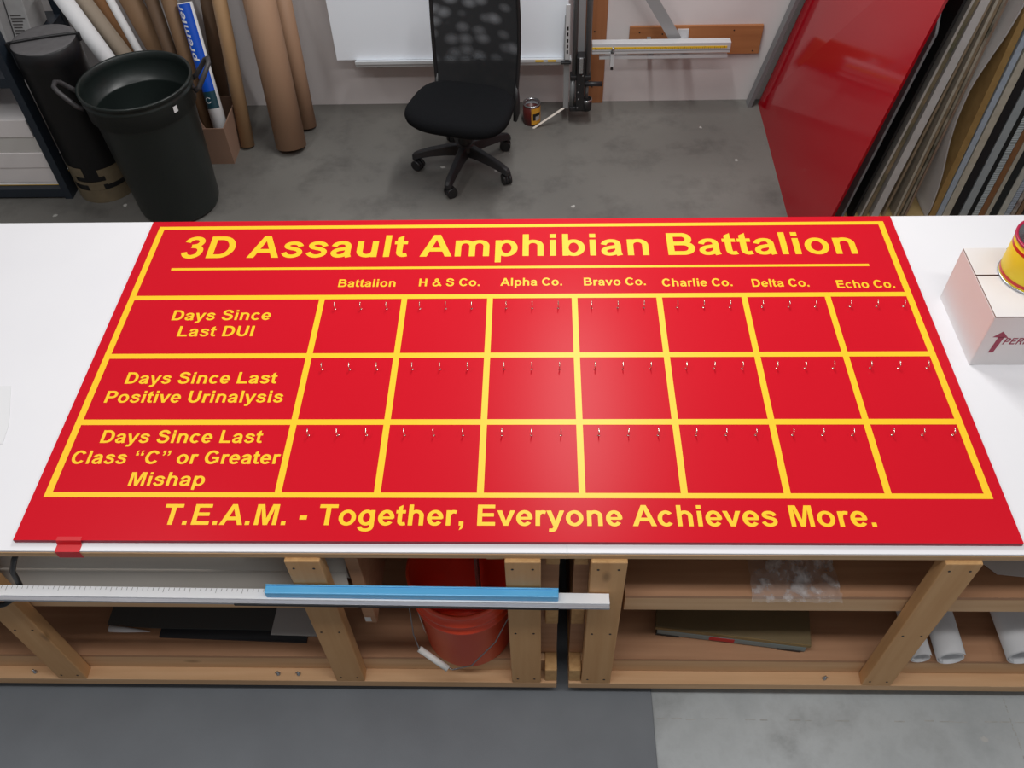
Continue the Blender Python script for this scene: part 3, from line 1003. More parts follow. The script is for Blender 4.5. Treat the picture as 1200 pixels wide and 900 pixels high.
sh = thing('board_stack', 'dark grey sheets lying on the bottom shelf of the left bench', 'sheet', (-0.95, 0.35, 0.1845))


def slab(c, z0, z1):
    return MB().hexa([(x, y, z0) for x, y in c] + [(x, y, z1) for x, y in c])


obj('lower_board', slab([(-1.10, 0.060), (-0.640, 0.046), (-0.62, 0.75), (-1.10, 0.75)], 0.1845, 0.1915), M['darker'], sh)
up = MB()
prev = None
nseg = 14
for i in range(nseg + 1):
    u = i / nseg
    x = -1.262 + u * 0.56
    lift = 0.018 * math.exp(-((u) / 0.14) ** 2)
    a = up.bm.verts.new((x, 0.088 - 0.006 * u, 0.1935 + lift))
    b = up.bm.verts.new((x, 0.80, 0.1935 + lift))
    if prev:
        up.bm.faces.new((prev[0], a, b, prev[1]))
    prev = (a, b)
uo = obj('upper_board', up, M['dark_board'], sh)
so = uo.modifiers.new('solid', 'SOLIDIFY')
so.thickness = 0.003
wc = MB()
wc.tube([(-1.255, 0.080, 0.204), (-1.20, 0.077, 0.202), (-1.13, 0.075, 0.196)], [0.011, 0.008, 0.001], 12)
cu = obj('curled_liner', wc, M['paper'], sh)
cu['label'] = 'white curl of backing paper'

wp = thing('leaflet', 'white printed sheet with a red mark lying on the dark grey boards', 'paper', (-0.66, 0.25, 0.19))
obj('sheet', slab([(-0.752, 0.066), (-0.600, 0.062), (-0.59, 0.42), (-0.742, 0.42)], 0.1975, 0.1990), M['paper_core'], wp)
mb = MB()
for k, (w_, h_) in enumerate(((.010, .012), (.006, .012), (.009, .012), (.007, .012))):
    strip(mb, -0.700 + k * 0.010, 0.175, -0.700 + k * 0.010 + w_ * 0.8, 0.193, 0.1993)
obj('red_mark', mb, M['label_red'], wp)
mb = MB()
for k in range(4):
    strip(mb, -0.656 + k * 0.009, 0.176, -0.656 + k * 0.009 + 0.005, 0.190, 0.1993)
obj('grey_mark', mb, M['paper_grey'], wp)
tag(obj('paper_sheet', slab([(-0.60, 0.075), (-0.555, 0.075), (-0.55, 0.42), (-0.60, 0.42)], 0.1845, 0.181), M['paper_core'], origin=(-0.57, 0.25, 0.1845)),
    'narrow white sheet beside the leaflet, partly behind the middle bench leg', 'paper')

case = thing('tool_case', 'flat grey case with an olive lid and red label on the right bench shelf', 'case', (0.668, 0.252, 0.1845), rz=math.radians(-7.0))
obj('tray', MB().box(-0.218, 0.222, -0.199, 0.190, 0.004, 0.034, 0.003), M['case_grey'], case, local=True)
obj('lid', MB().hexa([(-0.225, -0.196, 0.034), (0.232, -0.196, 0.034), (0.232, 0.196, 0.034), (-0.225, 0.196, 0.034), (-0.225, -0.196, 0.050), (0.232, -0.196, 0.050), (0.232, 0.196, 0.062), (-0.225, 0.196, 0.062)]), M['olive'], case, local=True, bevel=0.003)
obj('lid_edge', MB().box(-0.224, 0.231, -0.1985, -0.1955, 0.0345, 0.0485), M['ochre_edge'], case, local=True)
o = obj('red_label', MB().box(-0.062, 0.012, -0.2000, -0.1985, 0.010, 0.030), M['label_red'], case, local=True)
for xx in (-0.185, 0.175):
    obj('foot', MB().box(xx - 0.035, xx + 0.035, -0.2005, -0.15, 0.0, 0.010, 0.001), M['black'], case, local=True)

# clear film draped over the middle rail
random.seed(4)
fm = MB()
nx_, ny_ = 40, 30
grid = []
for j in range(ny_ + 1):
    row = []
    for i in range(nx_ + 1):
        u, v = i / nx_, j / ny_
        x = 0.640 + u * 0.215 + 0.02 * v * (u - .5)
        y = 0.30 - v * 0.315
        z = 0.600 + 0.060 * (1 - v) * math.sin(PI * min(1, max(0, u))) ** 0.6
        if y < 0.055:
            z = 0.600 - (0.055 - y) * 0.2
        z += random.uniform(-.006, .006) + 0.010 * math.sin(9 * u + 7 * v) * math.cos(11 * v - 4 * u)
        z = max(z, 0.592)
        row.append(fm.bm.verts.new((x + random.uniform(-.003, .003), y + random.uniform(-.003, .003), z)))
    grid.append(row)
for j in range(ny_):
    for i in range(nx_):
        fm.bm.faces.new((grid[j][i], grid[j][i + 1], grid[j + 1][i + 1], grid[j + 1][i]))
tag(obj('plastic_film', fm, M['film'], origin=(0.75, 0.15, 0.574), smooth=True), 'crumpled clear plastic film lying over the right bench middle shelf edge', 'plastic film')

tag(obj('paper_sheet', MB().hexa([(1.215, 0.16, 0.587), (1.29, 0.072, 0.587), (1.60, 0.03, 0.600), (1.62, 0.40, 0.587), (1.215, 0.16, 0.589), (1.29, 0.072, 0.589), (1.60, 0.03, 0.602), (1.62, 0.40, 0.589)]), M['paper'], origin=(1.4, 0.2, 0.575)),
    'white paper lying on the middle shelf behind the slanting right leg', 'paper')


def paper_roll(x, r, y0, y1, label, dx=0.0):
    m_ = MB()
    z = 0.1845 + r
    n = 36
    # rolled sheet: an open spiral of paper seen from its end
    pr_, turns = [], 1.6
    for k in range(int(n * turns) + 1):
        a = 2 * PI * k / n + 0.6
        rr = r - 0.010 * (k / (n * turns))
        pr_.append((rr * math.cos(a), rr * math.sin(a)))
    A = [m_.bm.verts.new((x + p, y0, z + q)) for p, q in pr_]
    B = [m_.bm.verts.new((x + dx + p, y1, z + q)) for p, q in pr_]
    for k in range(len(A) - 1):
        f = m_.bm.faces.new((A[k], A[k + 1], B[k + 1], B[k]))
        f.smooth = True
    o_ = obj('paper_roll', m_, M['paper'], origin=(x, (y0 + y1) / 2, 0.1845))
    s_ = o_.modifiers.new('solid', 'SOLIDIFY')
    s_.thickness = 0.0012
    return tag(o_, label, 'roll', 'white paper rolls on the bottom shelf')


paper_roll(1.188, 0.033, -0.002, 0.60, 'slim white paper roll half hidden behind the slanting right leg')
paper_roll(1.272, 0.042, -0.006, 0.62, 'white paper roll just right of the slanting leg, on the bottom shelf', dx=0.01)
paper_roll(1.480, 0.050, -0.004, 0.62, 'fat white paper roll on the bottom shelf at the right edge of the view')

# ================================================================== OFFICE CHAIR
chair = thing('office_chair', 'black mesh-back office chair on casters behind the sign', 'chair', (-0.30, 2.726, 0.0))
ccx, ccy = -0.300, 2.726
for a in (181, 253, 325, 37, 109):
    t = math.radians(a)
    c, s = math.cos(t), math.sin(t)
    lg = MB()
    rings = []
    for (d, z, w, h) in ((0.025, 0.118, 0.032, 0.028), (0.10, 0.113, 0.028, 0.023), (0.18, 0.102, 0.025, 0.019), (0.235, 0.089, 0.023, 0.017), (0.264, 0.078, 0.021, 0.016), (0.276, 0.070, 0.015, 0.011)):
        ring = []
        for (p, q) in ((-1, -1), (-.55, 1), (.55, 1), (1, -1)):
            ring.append(lg.bm.verts.new((ccx + c * d - s * p * w, ccy + s * d + c * p * w, z + q * h)))
        rings.append(ring)
    for i in range(len(rings) - 1):
        for k in range(4):
            lg.bm.faces.new((rings[i][k], rings[i][(k + 1) % 4], rings[i + 1][(k + 1) % 4], rings[i + 1][k]))
    lg.bm.faces.new(rings[0])
    lg.bm.faces.new(rings[-1])
    leg = obj('base_leg', lg, M['chair_grey'], chair, smooth=False, bevel=0.005)
    px_, py_ = ccx + c * 0.258, ccy + s * 0.258
    cs = MB()
    cs.tube([(px_, py_, 0.070), (px_, py_, 0.038)], 0.008, 10)
    ca = t + 0.9
    ax, ay = math.cos(ca), math.sin(ca)
    bx_, by_ = px_ - ay * 0.010, py_ + ax * 0.010
    # hood
    for k in range(1):
        cs.tube([(bx_ - ax * .007, by_ - ay * .007, 0.027), (bx_ + ax * .007, by_ + ay * .007, 0.027)], 0.0265, 20)
    cst = obj('caster', cs, M['chair_grey'], chair)
    wh = MB()
    for sgn in (-1, 1):
        wh.tube([(bx_ + ax * sgn * .008, by_ + ay * sgn * .008, 0.0285), (bx_ + ax * sgn * .022, by_ + ay * sgn * .025, 0.0285)], [0.0285, 0.027], 24)
    obj('wheel', wh, M['black'], cst)
obj('hub', MB().lathe([(0.0, 0.085), (0.045, 0.088), (0.052, 0.12), (0.045, 0.148), (0.032, 0.155), (0.0, 0.156)], ccx, ccy, 28), M['chair_grey'], chair)
obj('gas_column', MB().lathe([(0.036, 0.150), (0.036, 0.28), (0.030, 0.282), (0.016, 0.265), (0.016, 0.375)], ccx, ccy, 24), M['black'], chair)
# seat frame: f points where the sitter faces, r to the right in the view
ang = math.radians(-15)
fx, fy = math.sin(ang), -math.cos(ang)
rx, ry = math.cos(ang), math.sin(ang)
scx, scy = -0.292, 2.575


def chair_pt(a, b, z):
    """a to the right in the view, b toward the sitter's back"""
    return (scx + rx * a - fx * b, scy + ry * a - fy * b, z)


mk = MB()
mk.hexa([chair_pt(-.09, .02, .365), chair_pt(.09, .02, .365), chair_pt(.07, .24, .365), chair_pt(-.07, .24, .365), chair_pt(-.11, 0, .405), chair_pt(.11, 0, .405), chair_pt(.09, .25, .405), chair_pt(-.09, .25, .405)])
obj('tilt_mechanism', mk, M['black'], chair, bevel=0.006)
seat = MB()
n = 56


def seat_r(th):
    c, s = math.cos(th), math.sin(th)
    e = 2.0 / 3.4
    a = 0.248 * math.copysign(abs(c) ** e, c)
    b = 0.190 * math.copysign(abs(s) ** e, s)
    wide = 1.0 + 0.05 * (-b / 0.190)      # a little wider at the front
    return a * wide, b


rings = []
for (k, z) in ((0.0, 0.402), (0.80, 0.400), (0.93, 0.408), (0.985, 0.424), (1.0, 0.440), (0.985, 0.455), (0.94, 0.466), (0.86, 0.470), (0.70, 0.468), (0.45, 0.464), (0.2, 0.462), (0.0, 0.4615)):
    ring = []
    for i in range(n):
        a, b = seat_r(2 * PI * i / n)
        drop = 0.016 * max(0, (-b * k - 0.09) / 0.10) ** 2      # waterfall front edge
        ring.append(seat.bm.verts.new(chair_pt(a * k, b * k, z - drop)))
    rings.append(ring)
for i in range(len(rings) - 1):
    for k in range(n):
        f = seat.bm.faces.new((rings[i][k], rings[i][(k + 1) % n], rings[i + 1][(k + 1) % n], rings[i + 1][k]))
bmesh.ops.remove_doubles(seat.bm, verts=seat.bm.verts[:], dist=1e-5)
obj('seat', seat, M['black_soft'], chair, smooth=True)


def back_pt(u, z):
    """u -1..1 across the back, z height"""
    hw_ = 0.198 + 0.014 * math.sin((z - .36) / .66 * PI)
    bow = 0.035 * (u * u)
    lean = 0.236 + 0.03 * (z - 0.36) + 0.035 * math.sin((z - .36) * 3.6)
    return chair_pt(u * hw_ + 0.008, lean - bow + 0.0, z)


bk = MB()
nu, nz = 16, 20
gridv = [[bk.bm.verts.new(back_pt(-1 + 2 * i / nu, 0.365 + 0.635 * j / nz)) for i in range(nu + 1)] for j in range(nz + 1)]
for j in range(nz):
    for i in range(nu):
        bk.bm.faces.new((gridv[j][i], gridv[j][i + 1], gridv[j + 1][i + 1], gridv[j + 1][i]))
obj('mesh_back', bk, M['mesh'], chair, smooth=True)
fr = [back_pt(-1, 0.365 + 0.63 * j / 14) for j in range(15)] + [back_pt(-1 + 2 * i / 10, 1.0) for i in range(11)] + [back_pt(1, 0.995 - 0.63 * j / 14) for j in range(15)] + [back_pt(1 - 2 * i / 10, 0.36) for i in range(1, 10)]
obj('back_frame', MB().tube(fr, 0.009, 10, closed=True), M['black'], chair)
for u in (0.98,):
    obj('side_strap', MB().tube([back_pt(u, 0.47), back_pt(1.02, 0.39), back_pt(1.05, 0.33), back_pt(1.03, 0.285)], [0.008, 0.016, 0.017, 0.010], 10), M['black'], chair)
    obj('side_strap', MB().tube([back_pt(-u, 0.47), back_pt(-1.02, 0.39), back_pt(-1.05, 0.33), back_pt(-1.03, 0.285)], [0.008, 0.016, 0.017, 0.010], 10), M['black'], chair)
obj('back_bracket', MB().tube([chair_pt(0, .18, .385), chair_pt(0, .27, .37), chair_pt(0, .29, .42), chair_pt(0, .285, .52)], [0.024, 0.026, 0.026, 0.018], 12), M['black'], chair)

# ================================================================== PANEL CUTTER ON THE WALL
cut = thing('panel_saw', 'wall-mounted sheet cutter with upright twin rails and a yellow striped measuring rail', 'cutter', (0.29, 3.13, 0.09))
obj('upright_rail', MB().tube([(0.258, 3.13, 0.272), (0.258, 3.13, 2.2)], 0.0135, 16), M['steel'], cut)
obj('upright_rail', MB().tube([(0.325, 3.13, 0.272), (0.325, 3.13, 2.2)], 0.0150, 16), M['steel'], cut)
obj('back_channel', MB().box(0.272, 0.310, 3.20, 3.235, 0.30, 2.2), M['alu_dull'], cut)
fb = MB().box(0.203, 0.231, 3.128, 3.136, 0.083, 0.60, 0.001)
obj('flat_bar', fb, M['alu_dull'], cut)
cm = MB().box(0.207, 0.229, 3.118, 3.128, 0.37, 0.66, 0.002)
cl_ = obj('bar_clamp', cm, M['alu'], cut)
sl = MB()
for zz in (0.405, 0.435, 0.465, 0.50, 0.53):
    sl.box(0.214, 0.223, 3.1165, 3.119, zz, zz + 0.018)
obj('slots', sl, M['ink_black'], cl_)
obj('stop_lever', MB().box(0.185, 0.238, 3.105, 3.128, 0.352, 0.362, 0.002), M['black'], cut)
obj('carriage_plate', MB().box(0.236, 0.343, 3.10, 3.155, 0.262, 0.286, 0.004), M['black'], cut)
mb = MB().box(0.268, 0.312, 3.085, 3.15, 0.095, 0.40, 0.006)
cb = obj('carriage_body', mb, M['black'], cut)
sc_ = MB()
for zz, xx in ((0.115, 0.277), (0.165, 0.282), (0.205, 0.279), (0.25, 0.283), (0.30, 0.300), (0.33, 0.284), (0.36, 0.296)):
    sc_.tube([(xx, 3.0855, zz), (xx, 3.083, zz)], 0.004, 8)
obj('screw_heads', sc_, M['tin'], cb)
obj('cylinder', MB().tube([(0.250, 3.12, 0.10), (0.250, 3.12, 0.262)], 0.0145, 16), M['steel'], cut)
obj('cylinder', MB().tube([(0.325, 3.12, 0.150), (0.325, 3.12, 0.262)], 0.0095, 16), M['steel'], cut)
obj('blade_cup', MB().lathe([(0.0, 0.086), (0.028, 0.088), (0.029, 0.15), (0.026, 0.15), (0.026, 0.146), (0.0, 0.146)], 0.326, 3.115, 24), M['black'], cut)
obj('cup_ring', MB().lathe([(0.0292, 0.142), (0.0300, 0.149), (0.0262, 0.152), (0.0245, 0.148)], 0.326, 3.115, 24), M['tin'], cut)
obj('foot_block', MB().box(0.236, 0.342, 3.095, 3.15, 0.083, 0.108, 0.005), M['black'], cut)
obj('handle', MB().tube([(0.305, 3.10, 0.245), (0.405, 3.10, 0.243)], 0.0125, 14), M['chair_grey'], cut)
gz = MB().box(0.278, 0.300, 3.075, 3.09, 0.315, 0.40, 0.003)
obj('blade_guard', gz, M['tin'], cut)
rr_ = obj('measuring_rail', MB().box(0.345, 1.048, 3.14, 3.185, 0.386, 0.442, 0.002), M['alu'], cut)
sp = MB()
sp.box(0.345, 1.030, 3.1385, 3.1405, 0.412, 0.424)
ys = obj('yellow_scale', sp, M['warn'], rr_)
tk_ = MB()
for k in range(66):
    xx = 0.36 + k * 0.0101
    tk_.box(xx, xx + 0.0016, 3.1380, 3.1386, 0.412, 0.418 if k % 5 else 0.423)
obj('scale_ticks', tk_, M['ink_black'], rr_)
obj('rail_groove', MB().box(0.345, 1.0485, 3.1390, 3.1405, 0.400, 0.4055), M['alu_dull'], rr_)
obj('lower_bar', MB().box(0.385, 1.042, 3.15, 3.175, 0.352, 0.366, 0.001), M['alu'], cut)
obj('rail_bracket', MB().box(0.64, 0.66, 3.155, 3.33, 0.366, 0.386), M['alu_dull'], cut)
ck = MB().box(0.440, 0.462, 3.125, 3.150, 0.322, 0.40, 0.003)
cko = obj('stop_clamp', ck, M['alu'], cut)
obj('clamp_tongue', MB().tube([(0.450, 3.13, 0.40), (0.452, 3.128, 0.43)], [0.011, 0.004], 10), M['tin'], cko)
obj('clamp_knob', MB().tube([(0.451, 3.135, 0.322), (0.451, 3.135, 0.305)], [0.005, 0.008], 10), M['black'], cko)
# ledge under the white sheet
lo_ = obj('sheet_ledge', MB().box(-0.885, 0.243, 3.150, 3.215, 0.340, 0.346, 0.001).box(-0.885, 0.243, 3.150, 3.156, 0.346, 0.356).box(-0.885, 0.243, 3.165, 3.215, 0.318, 0.340), M['alu'], cut)
for xx in (0.055, 0.120):
    obj('warning_label', MB().box(xx, xx + 0.042, 3.1490, 3.1505, 0.343, 0.354), M['warn'], lo_)
for xx in (-0.78, 0.10):
    obj('wall_bracket', MB().box(xx, xx + 0.03, 3.19, 3.33, 0.300, 0.32), M['alu_dull'], cut)
# slanting brace and its foot bracket
br_ = MB()
A_ = Vector((0.778, 3.206, 0.420))
B_ = Vector((0.165, 3.206, 1.35))
d_ = (B_ - A_).normalized()
s_ = Vector((d_.z, 0, -d_.x)) * 0.028
br_.hexa([A_ - s_, A_ + s_, A_ + s_ + Vector((0, .012, 0)), A_ - s_ + Vector((0, .012, 0)), B_ - s_, B_ + s_, B_ + s_ + Vector((0, .012, 0)), B_ - s_ + Vector((0, .012, 0))])
obj('brace', br_, M['alu_dull'], cut)
fbk = MB()
fbk.hexa([(0.810, 3.19, 0.44), (0.865, 3.19, 0.44), (0.865, 3.195, 0.44), (0.810, 3.195, 0.44), (0.800, 3.305, 0.40), (0.850, 3.305, 0.40), (0.850, 3.31, 0.40), (0.800, 3.31, 0.40)])
obj('brace_bracket', MB().hexa([(0.815, 3.19, 0.436), (0.855, 3.19, 0.436), (0.855, 3.31, 0.350), (0.805, 3.31, 0.350), (0.815, 3.19, 0.442), (0.855, 3.19, 0.442), (0.855, 3.31, 0.356), (0.805, 3.31, 0.356)]).box(0.795, 0.855, 3.302, 3.312, 0.352, 0.428), M['alu'], cut)
fbk.bm.free()

wb = thing('wall_board', 'horizontal brown timber board screwed to the wall behind the measuring rail', 'board', (0.9, 3.32, 0.28))
obj('board', MB().box(0.548, 1.240, 3.312, 3.33, 0.282, 0.440, 0.002), M['plank_x'], wb)
sc_ = MB()
for xx, zz in ((0.60, 0.41), (0.72, 0.40), (1.09, 0.415), (1.205, 0.30), (0.815, 0.41), (0.842, 0.41)):
    sc_.tube([(xx, 3.3125, zz), (xx, 3.3105, zz)], 0.004, 8)
obj('screws', sc_, M['ink_black'], wb)
wp_ = thing('wall_plank', 'upright brown plank fixed to the wall behind the cutter rails', 'plank', (0.37, 3.32, 0.0))
obj('plank', MB().box(0.315, 0.428, 3.312, 3.33, 0.0, 2.0, 0.002), M['plank'], wp_)
sc_ = MB()
for zz in (0.10, 0.42):
    sc_.tube([(0.365, 3.3125, zz), (0.365, 3.3105, zz)], 0.004, 8)
obj('screws', sc_, M['ink_black'], wp_)

ws = obj('white_sheet', MB().box(-0.985, 0.222, 3.186, 3.200, 0.347, 1.50, 0.001), M['white_panel'], origin=(-0.38, 3.19, 0.347))
tag(ws, 'big white sheet standing upright on the cutter ledge behind the chair', 'panel')
gb = MB().hexa([(1.222, 3.25, 0.0), (1.244, 3.25, 0.0), (1.244, 3.31, 0.0), (1.222, 3.31, 0.0), (1.472, 3.26, 1.1), (1.494, 3.26, 1.1), (1.494, 3.32, 1.1), (1.472, 3.32, 1.1)])
tag(obj('metal_channel', gb, M['channel'], origin=(1.225, 3.28, 0)), 'narrow grey metal channel leaning at the wall beside the red gloss panel', 'channel')

# ================================================================== SMALL CAN AND STICK ON THE FLOOR
qx, qy = 0.034, 3.135
q = thing('paint_can', 'small open tin with a dark maroon and amber label on the concrete floor', 'can', (qx, qy, 0))
qr, qh = 0.047, 0.118
obj('body', MB().lathe([(0, 0.002), (qr - .002, 0.0), (qr, 0.003), (qr, qh - .004), (qr - .003, qh - .004), (qr - .003, 0.006), (0, 0.006)], qx, qy, 40), M['can_brown'], q)
obj('rim', MB().lathe([(qr - .001, qh - .006), (qr + .002, qh - .004), (qr + .001, qh), (qr - .006, qh + .001), (qr - .008, qh - .004), (qr - .004, qh - .03)], qx, qy, 40), M['tin'], q)
obj('inside_lid', MB().lathe([(0, qh - .055), (qr - .0035, qh - .055)], qx, qy, 40), M['alu_dull'], q)
a0, a1 = math.radians(268), math.radians(350)
lq = obj('label', MB().lathe([(qr + .0006, 0.010), (qr + .0006, qh - .012)], qx, qy, 16, a0=a0, a1=a1), M['can_label'], q)
obj('label_picture', MB().lathe([(qr + .0012, 0.035), (qr + .0012, 0.075)], qx, qy, 12, a0=math.radians(278), a1=math.radians(335)), M['ink_black'], lq)
obj('label_patch', MB().lathe([(qr + .0018, 0.032), (qr + .0018, 0.058)], qx, qy, 12, a0=math.radians(296), a1=math.radians(330)), M['paper_grey'], lq)
tag(obj('stir_stick', MB().hexa([(0.036, 3.074, 0.0), (0.048, 3.068, 0.0), (0.050, 3.071, 0.0), (0.038, 3.077, 0.0), (0.196, 3.118, 0.090), (0.208, 3.112, 0.090), (0.210, 3.115, 0.092), (0.198, 3.121, 0.092)]), M['stirrer'], origin=(0.04, 3.085, 0)),
    'thin pale stick leaning from the floor by the small tin onto the cutter', 'stick')

# ================================================================== RED GLOSS PANEL AND THE SHEET RACK
rpnl = thing('gloss_panel', 'large glossy red panel standing on edge and leaning against the sheet rack', 'panel', (1.27, 2.6, 0))
z1_ = 1.62


def rx_(xb, m_, z):
    return xb + m_ * z


obj('panel', MB().hexa([(1.262, 1.908, 0.0), (1.273, 1.908, 0.0), (1.296, 3.285, 0.0), (1.285, 3.285, 0.0),
                        (rx_(1.262, .166, z1_), 1.908, z1_), (rx_(1.273, .166, z1_), 1.908, z1_), (rx_(1.296, .222, z1_), 3.285, z1_), (rx_(1.285, .222, z1_), 3.285, z1_)]), M['red_gloss'], rpnl)

rack = thing('sheet_rack', 'low plywood rack base with an end wall carrying leaning sheets', 'rack', (2.2, 2.7, 0))
obj('base', MB().box(1.36, 3.10, 2.135, 3.30, 0.084, 0.118, 0.002), M['osb'], rack)
for xx in (1.40, 2.0, 2.6, 3.04):
    obj('bearer', MB().box(xx, xx + 0.04, 2.16, 3.28, 0.0, 0.084), M['pine_y'], rack)
obj('end_wall', MB().box(3.06, 3.10, 2.14, 3.30, 0.118, 1.5), M['osb'], rack)
obj('back_wall', MB().box(1.75, 3.06, 3.29, 3.31, 0.118, 1.5), M['osb'], rack)

flA = flute_material('fluted_white_edge', (214, 226, 230), (120, 132, 138))
flB = flute_material('fluted_blue_edge', (198, 210, 226), (124, 136, 152))


def sm(name, c, c2=None, n=0.7, sc2=24):
    return mat(name, c, 0.6, noise=n, nscale=sc2, col2=c2 or tuple(v * .85 for v in c))


SHEETS = [
    # x at base, thickness, lean, height, front y, colour/material, label
    (1.433, 0.020, 0.150, 1.05, 2.105, sm('slate_sheet', (150, 151, 156)), 'slate grey sheet with a cut corner right behind the red gloss panel'),
    (1.490, 0.012, 0.146, 1.10, 2.125, sm('black_sheet', (30, 30, 32)), 'thin black sheet standing in the dark gap behind the slate grey sheet'),
    (1.540, 0.010, 0.141, 1.03, 2.15, sm('pale_sheet', (206, 202, 196)), 'thin pale sheet, first light edge right of the black gap'),
    (1.556, 0.018, 0.135, 1.03, 2.155, sm('tan_sheet_green', (168, 146, 116), (64, 78, 60), 0.5, 12), 'tan sheet edge flecked with dark green between two pale edges'),
    (1.593, 0.034, 0.121, 1.03, 2.15, sm('thick_white_sheet', (216, 216, 216), (196, 194, 192)), 'thick white foam sheet standing right of the green-flecked tan edge'),
    (1.645, 0.010, 0.104, 1.03, 2.155, sm('taupe_sheet', (158, 140, 116)), 'thin brownish sheet directly right of the thick white foam sheet'),
    (1.667, 0.006, 0.086, 1.03, 2.20, sm('grey_recess_sheet', (120, 112, 106)), 'grey-brown sheet set back in the gap right of the thick white sheet'),
    (1.694, 0.011, 0.072, 1.03, 2.15, sm('cream_thin_sheet', (196, 190, 174)), 'cream edge, first of the four thin sheets left of the curved one'),
    (1.709, 0.012, 0.064, 1.03, 2.153, sm('tan_thin_sheet', (170, 150, 122), (110, 96, 76)), 'tan edge, second of the four thin sheets left of the curved one'),
    (1.727, 0.011, 0.058, 1.03, 2.15, sm('mottled_thin_sheet', (188, 178, 160), (70, 72, 60), 0.5, 14), 'mottled edge, third of the four thin sheets left of the curved one'),
    (1.744, 0.010, 0.052, 1.03, 2.153, sm('brown_thin_sheet', (164, 144, 124), (120, 96, 84)), 'brownish edge, last of the four thin sheets left of the curved one'),
    (1.856, 0.028, 0.036, 1.03, 2.15, sm('ochre_sheet', (178, 146, 92), (152, 120, 70)), 'ochre plywood sheet standing between the curved sheet and the light blue one'),
    (1.887, 0.024, 0.045, 1.03, 2.15, sm('light_blue_sheet', (186, 200, 214), (164, 178, 196), 0.7, 60), 'light blue sheet standing right of the ochre plywood'),
    (1.915, 0.031, 0.052, 1.03, 2.15, sm('rough_cream_sheet', (206, 202, 188), (180, 174, 158)), 'cream board with a rough broken edge between light blue and black sheets'),
    (1.949, 0.036, 0.052, 1.03, 2.15, sm('thick_black_sheet', (34, 34, 38)), 'thick black sheet right of the rough cream board'),
    (1.991, 0.035, 0.050, 1.03, 2.15, sm('pale_grey_sheet', (172, 182, 186), (156, 166, 172)), 'pale grey sheet standing between two black ones'),
    (2.029, 0.018, 0.042, 1.03, 2.15, sm('thin_black_sheet', (28, 32, 34)), 'thin black sheet left of the ticked white fluted sheet'),
    (2.049, 0.026, 0.039, 1.03, 2.15, flA, 'white fluted plastic sheet with a ticked edge beside a brown board'),
    (2.078, 0.026, 0.034, 1.03, 2.15, sm('brown_board', (152, 108, 72), (128, 88, 56)), 'brown fibreboard sheet right of the ticked white fluted one'),
    (2.107, 0.018, 0.038, 1.03, 2.15, sm('cream_slim_sheet', (198, 194, 180)), 'slim cream sheet between the brown fibreboard and a charcoal sheet'),
    (2.128, 0.031, 0.042, 1.03, 2.15, sm('charcoal_rack_sheet', (40, 44, 46)), 'charcoal sheet right of the slim cream one'),
    (2.163, 0.028, 0.044, 1.03, 2.15, sm('ivory_sheet', (204, 206, 198)), 'ivory sheet right of the charcoal one'),
    (2.194, 0.023, 0.044, 1.03, 2.15, flB, 'bluish fluted plastic sheet with a ticked edge near the right edge of the view'),
    (2.222, 0.018, 0.040, 1.03, 2.15, sm('mauve_sheet', (118, 100, 98), (190, 184, 176), 0.4, 40), 'streaked mauve sheet right of the bluish fluted one'),
    (2.246, 0.022, 0.036, 1.03, 2.15, sm('umber_board', (146, 116, 88)), 'umber board, second from last sheet at the right edge of the view'),
    (2.272, 0.020, 0.034, 1.03, 2.15, sm('dusk_sheet', (70, 66, 66)), 'dark sheet at the right edge of the view, last in the rack'),
]
ZB = 0.1186
top_free = 0.0
for i, (x, t_, m_, h_, y_, mm, label) in enumerate(SHEETS):
    if x < 1.82 or x > 1.87:
        m_ = max(m_, (top_free + 0.0012 - x) / 1.03)
    if i > 0:
        top_free = x + t_ + m_ * 1.03
    b = MB()
    yb = 3.27
    zt_ = ZB + h_
    c = [(x, y_, ZB), (x + t_, y_, ZB), (x + t_, yb, ZB), (x, yb, ZB)]
    tpp = [(x + m_ * h_, y_, zt_), (x + t_ + m_ * h_, y_, zt_), (x + t_ + m_ * h_, yb, zt_), (x + m_ * h_, yb, zt_)]
    if i == 0:
        # chopped front top corner
        h0, h1 = 0.965, 0.905
        b2 = [(x, y_, ZB), (x + m_ * h1, y_, ZB + h1), (x + m_ * h0, y_ + 0.05, ZB + h0), (x + m_ * h0, yb, ZB + h0), (x, yb, ZB)]
        L_ = [b.bm.verts.new(p) for p in b2]
        R_ = [b.bm.verts.new((p[0] + t_ * 0.5, p[1], p[2])) for p in b2]
        b.bm.faces.new(L_)
        b.bm.faces.new(list(reversed(R_)))
        for k in range(5):
            b.bm.faces.new((L_[k], R_[k], R_[(k + 1) % 5], L_[(k + 1) % 5]))
    else:
        b.hexa(c + tpp)
    tag(obj('stored_sheet', b, mm, origin=(x, (y_ + yb) / 2, ZB)), label, 'sheet', 'sheets leaning in the rack')
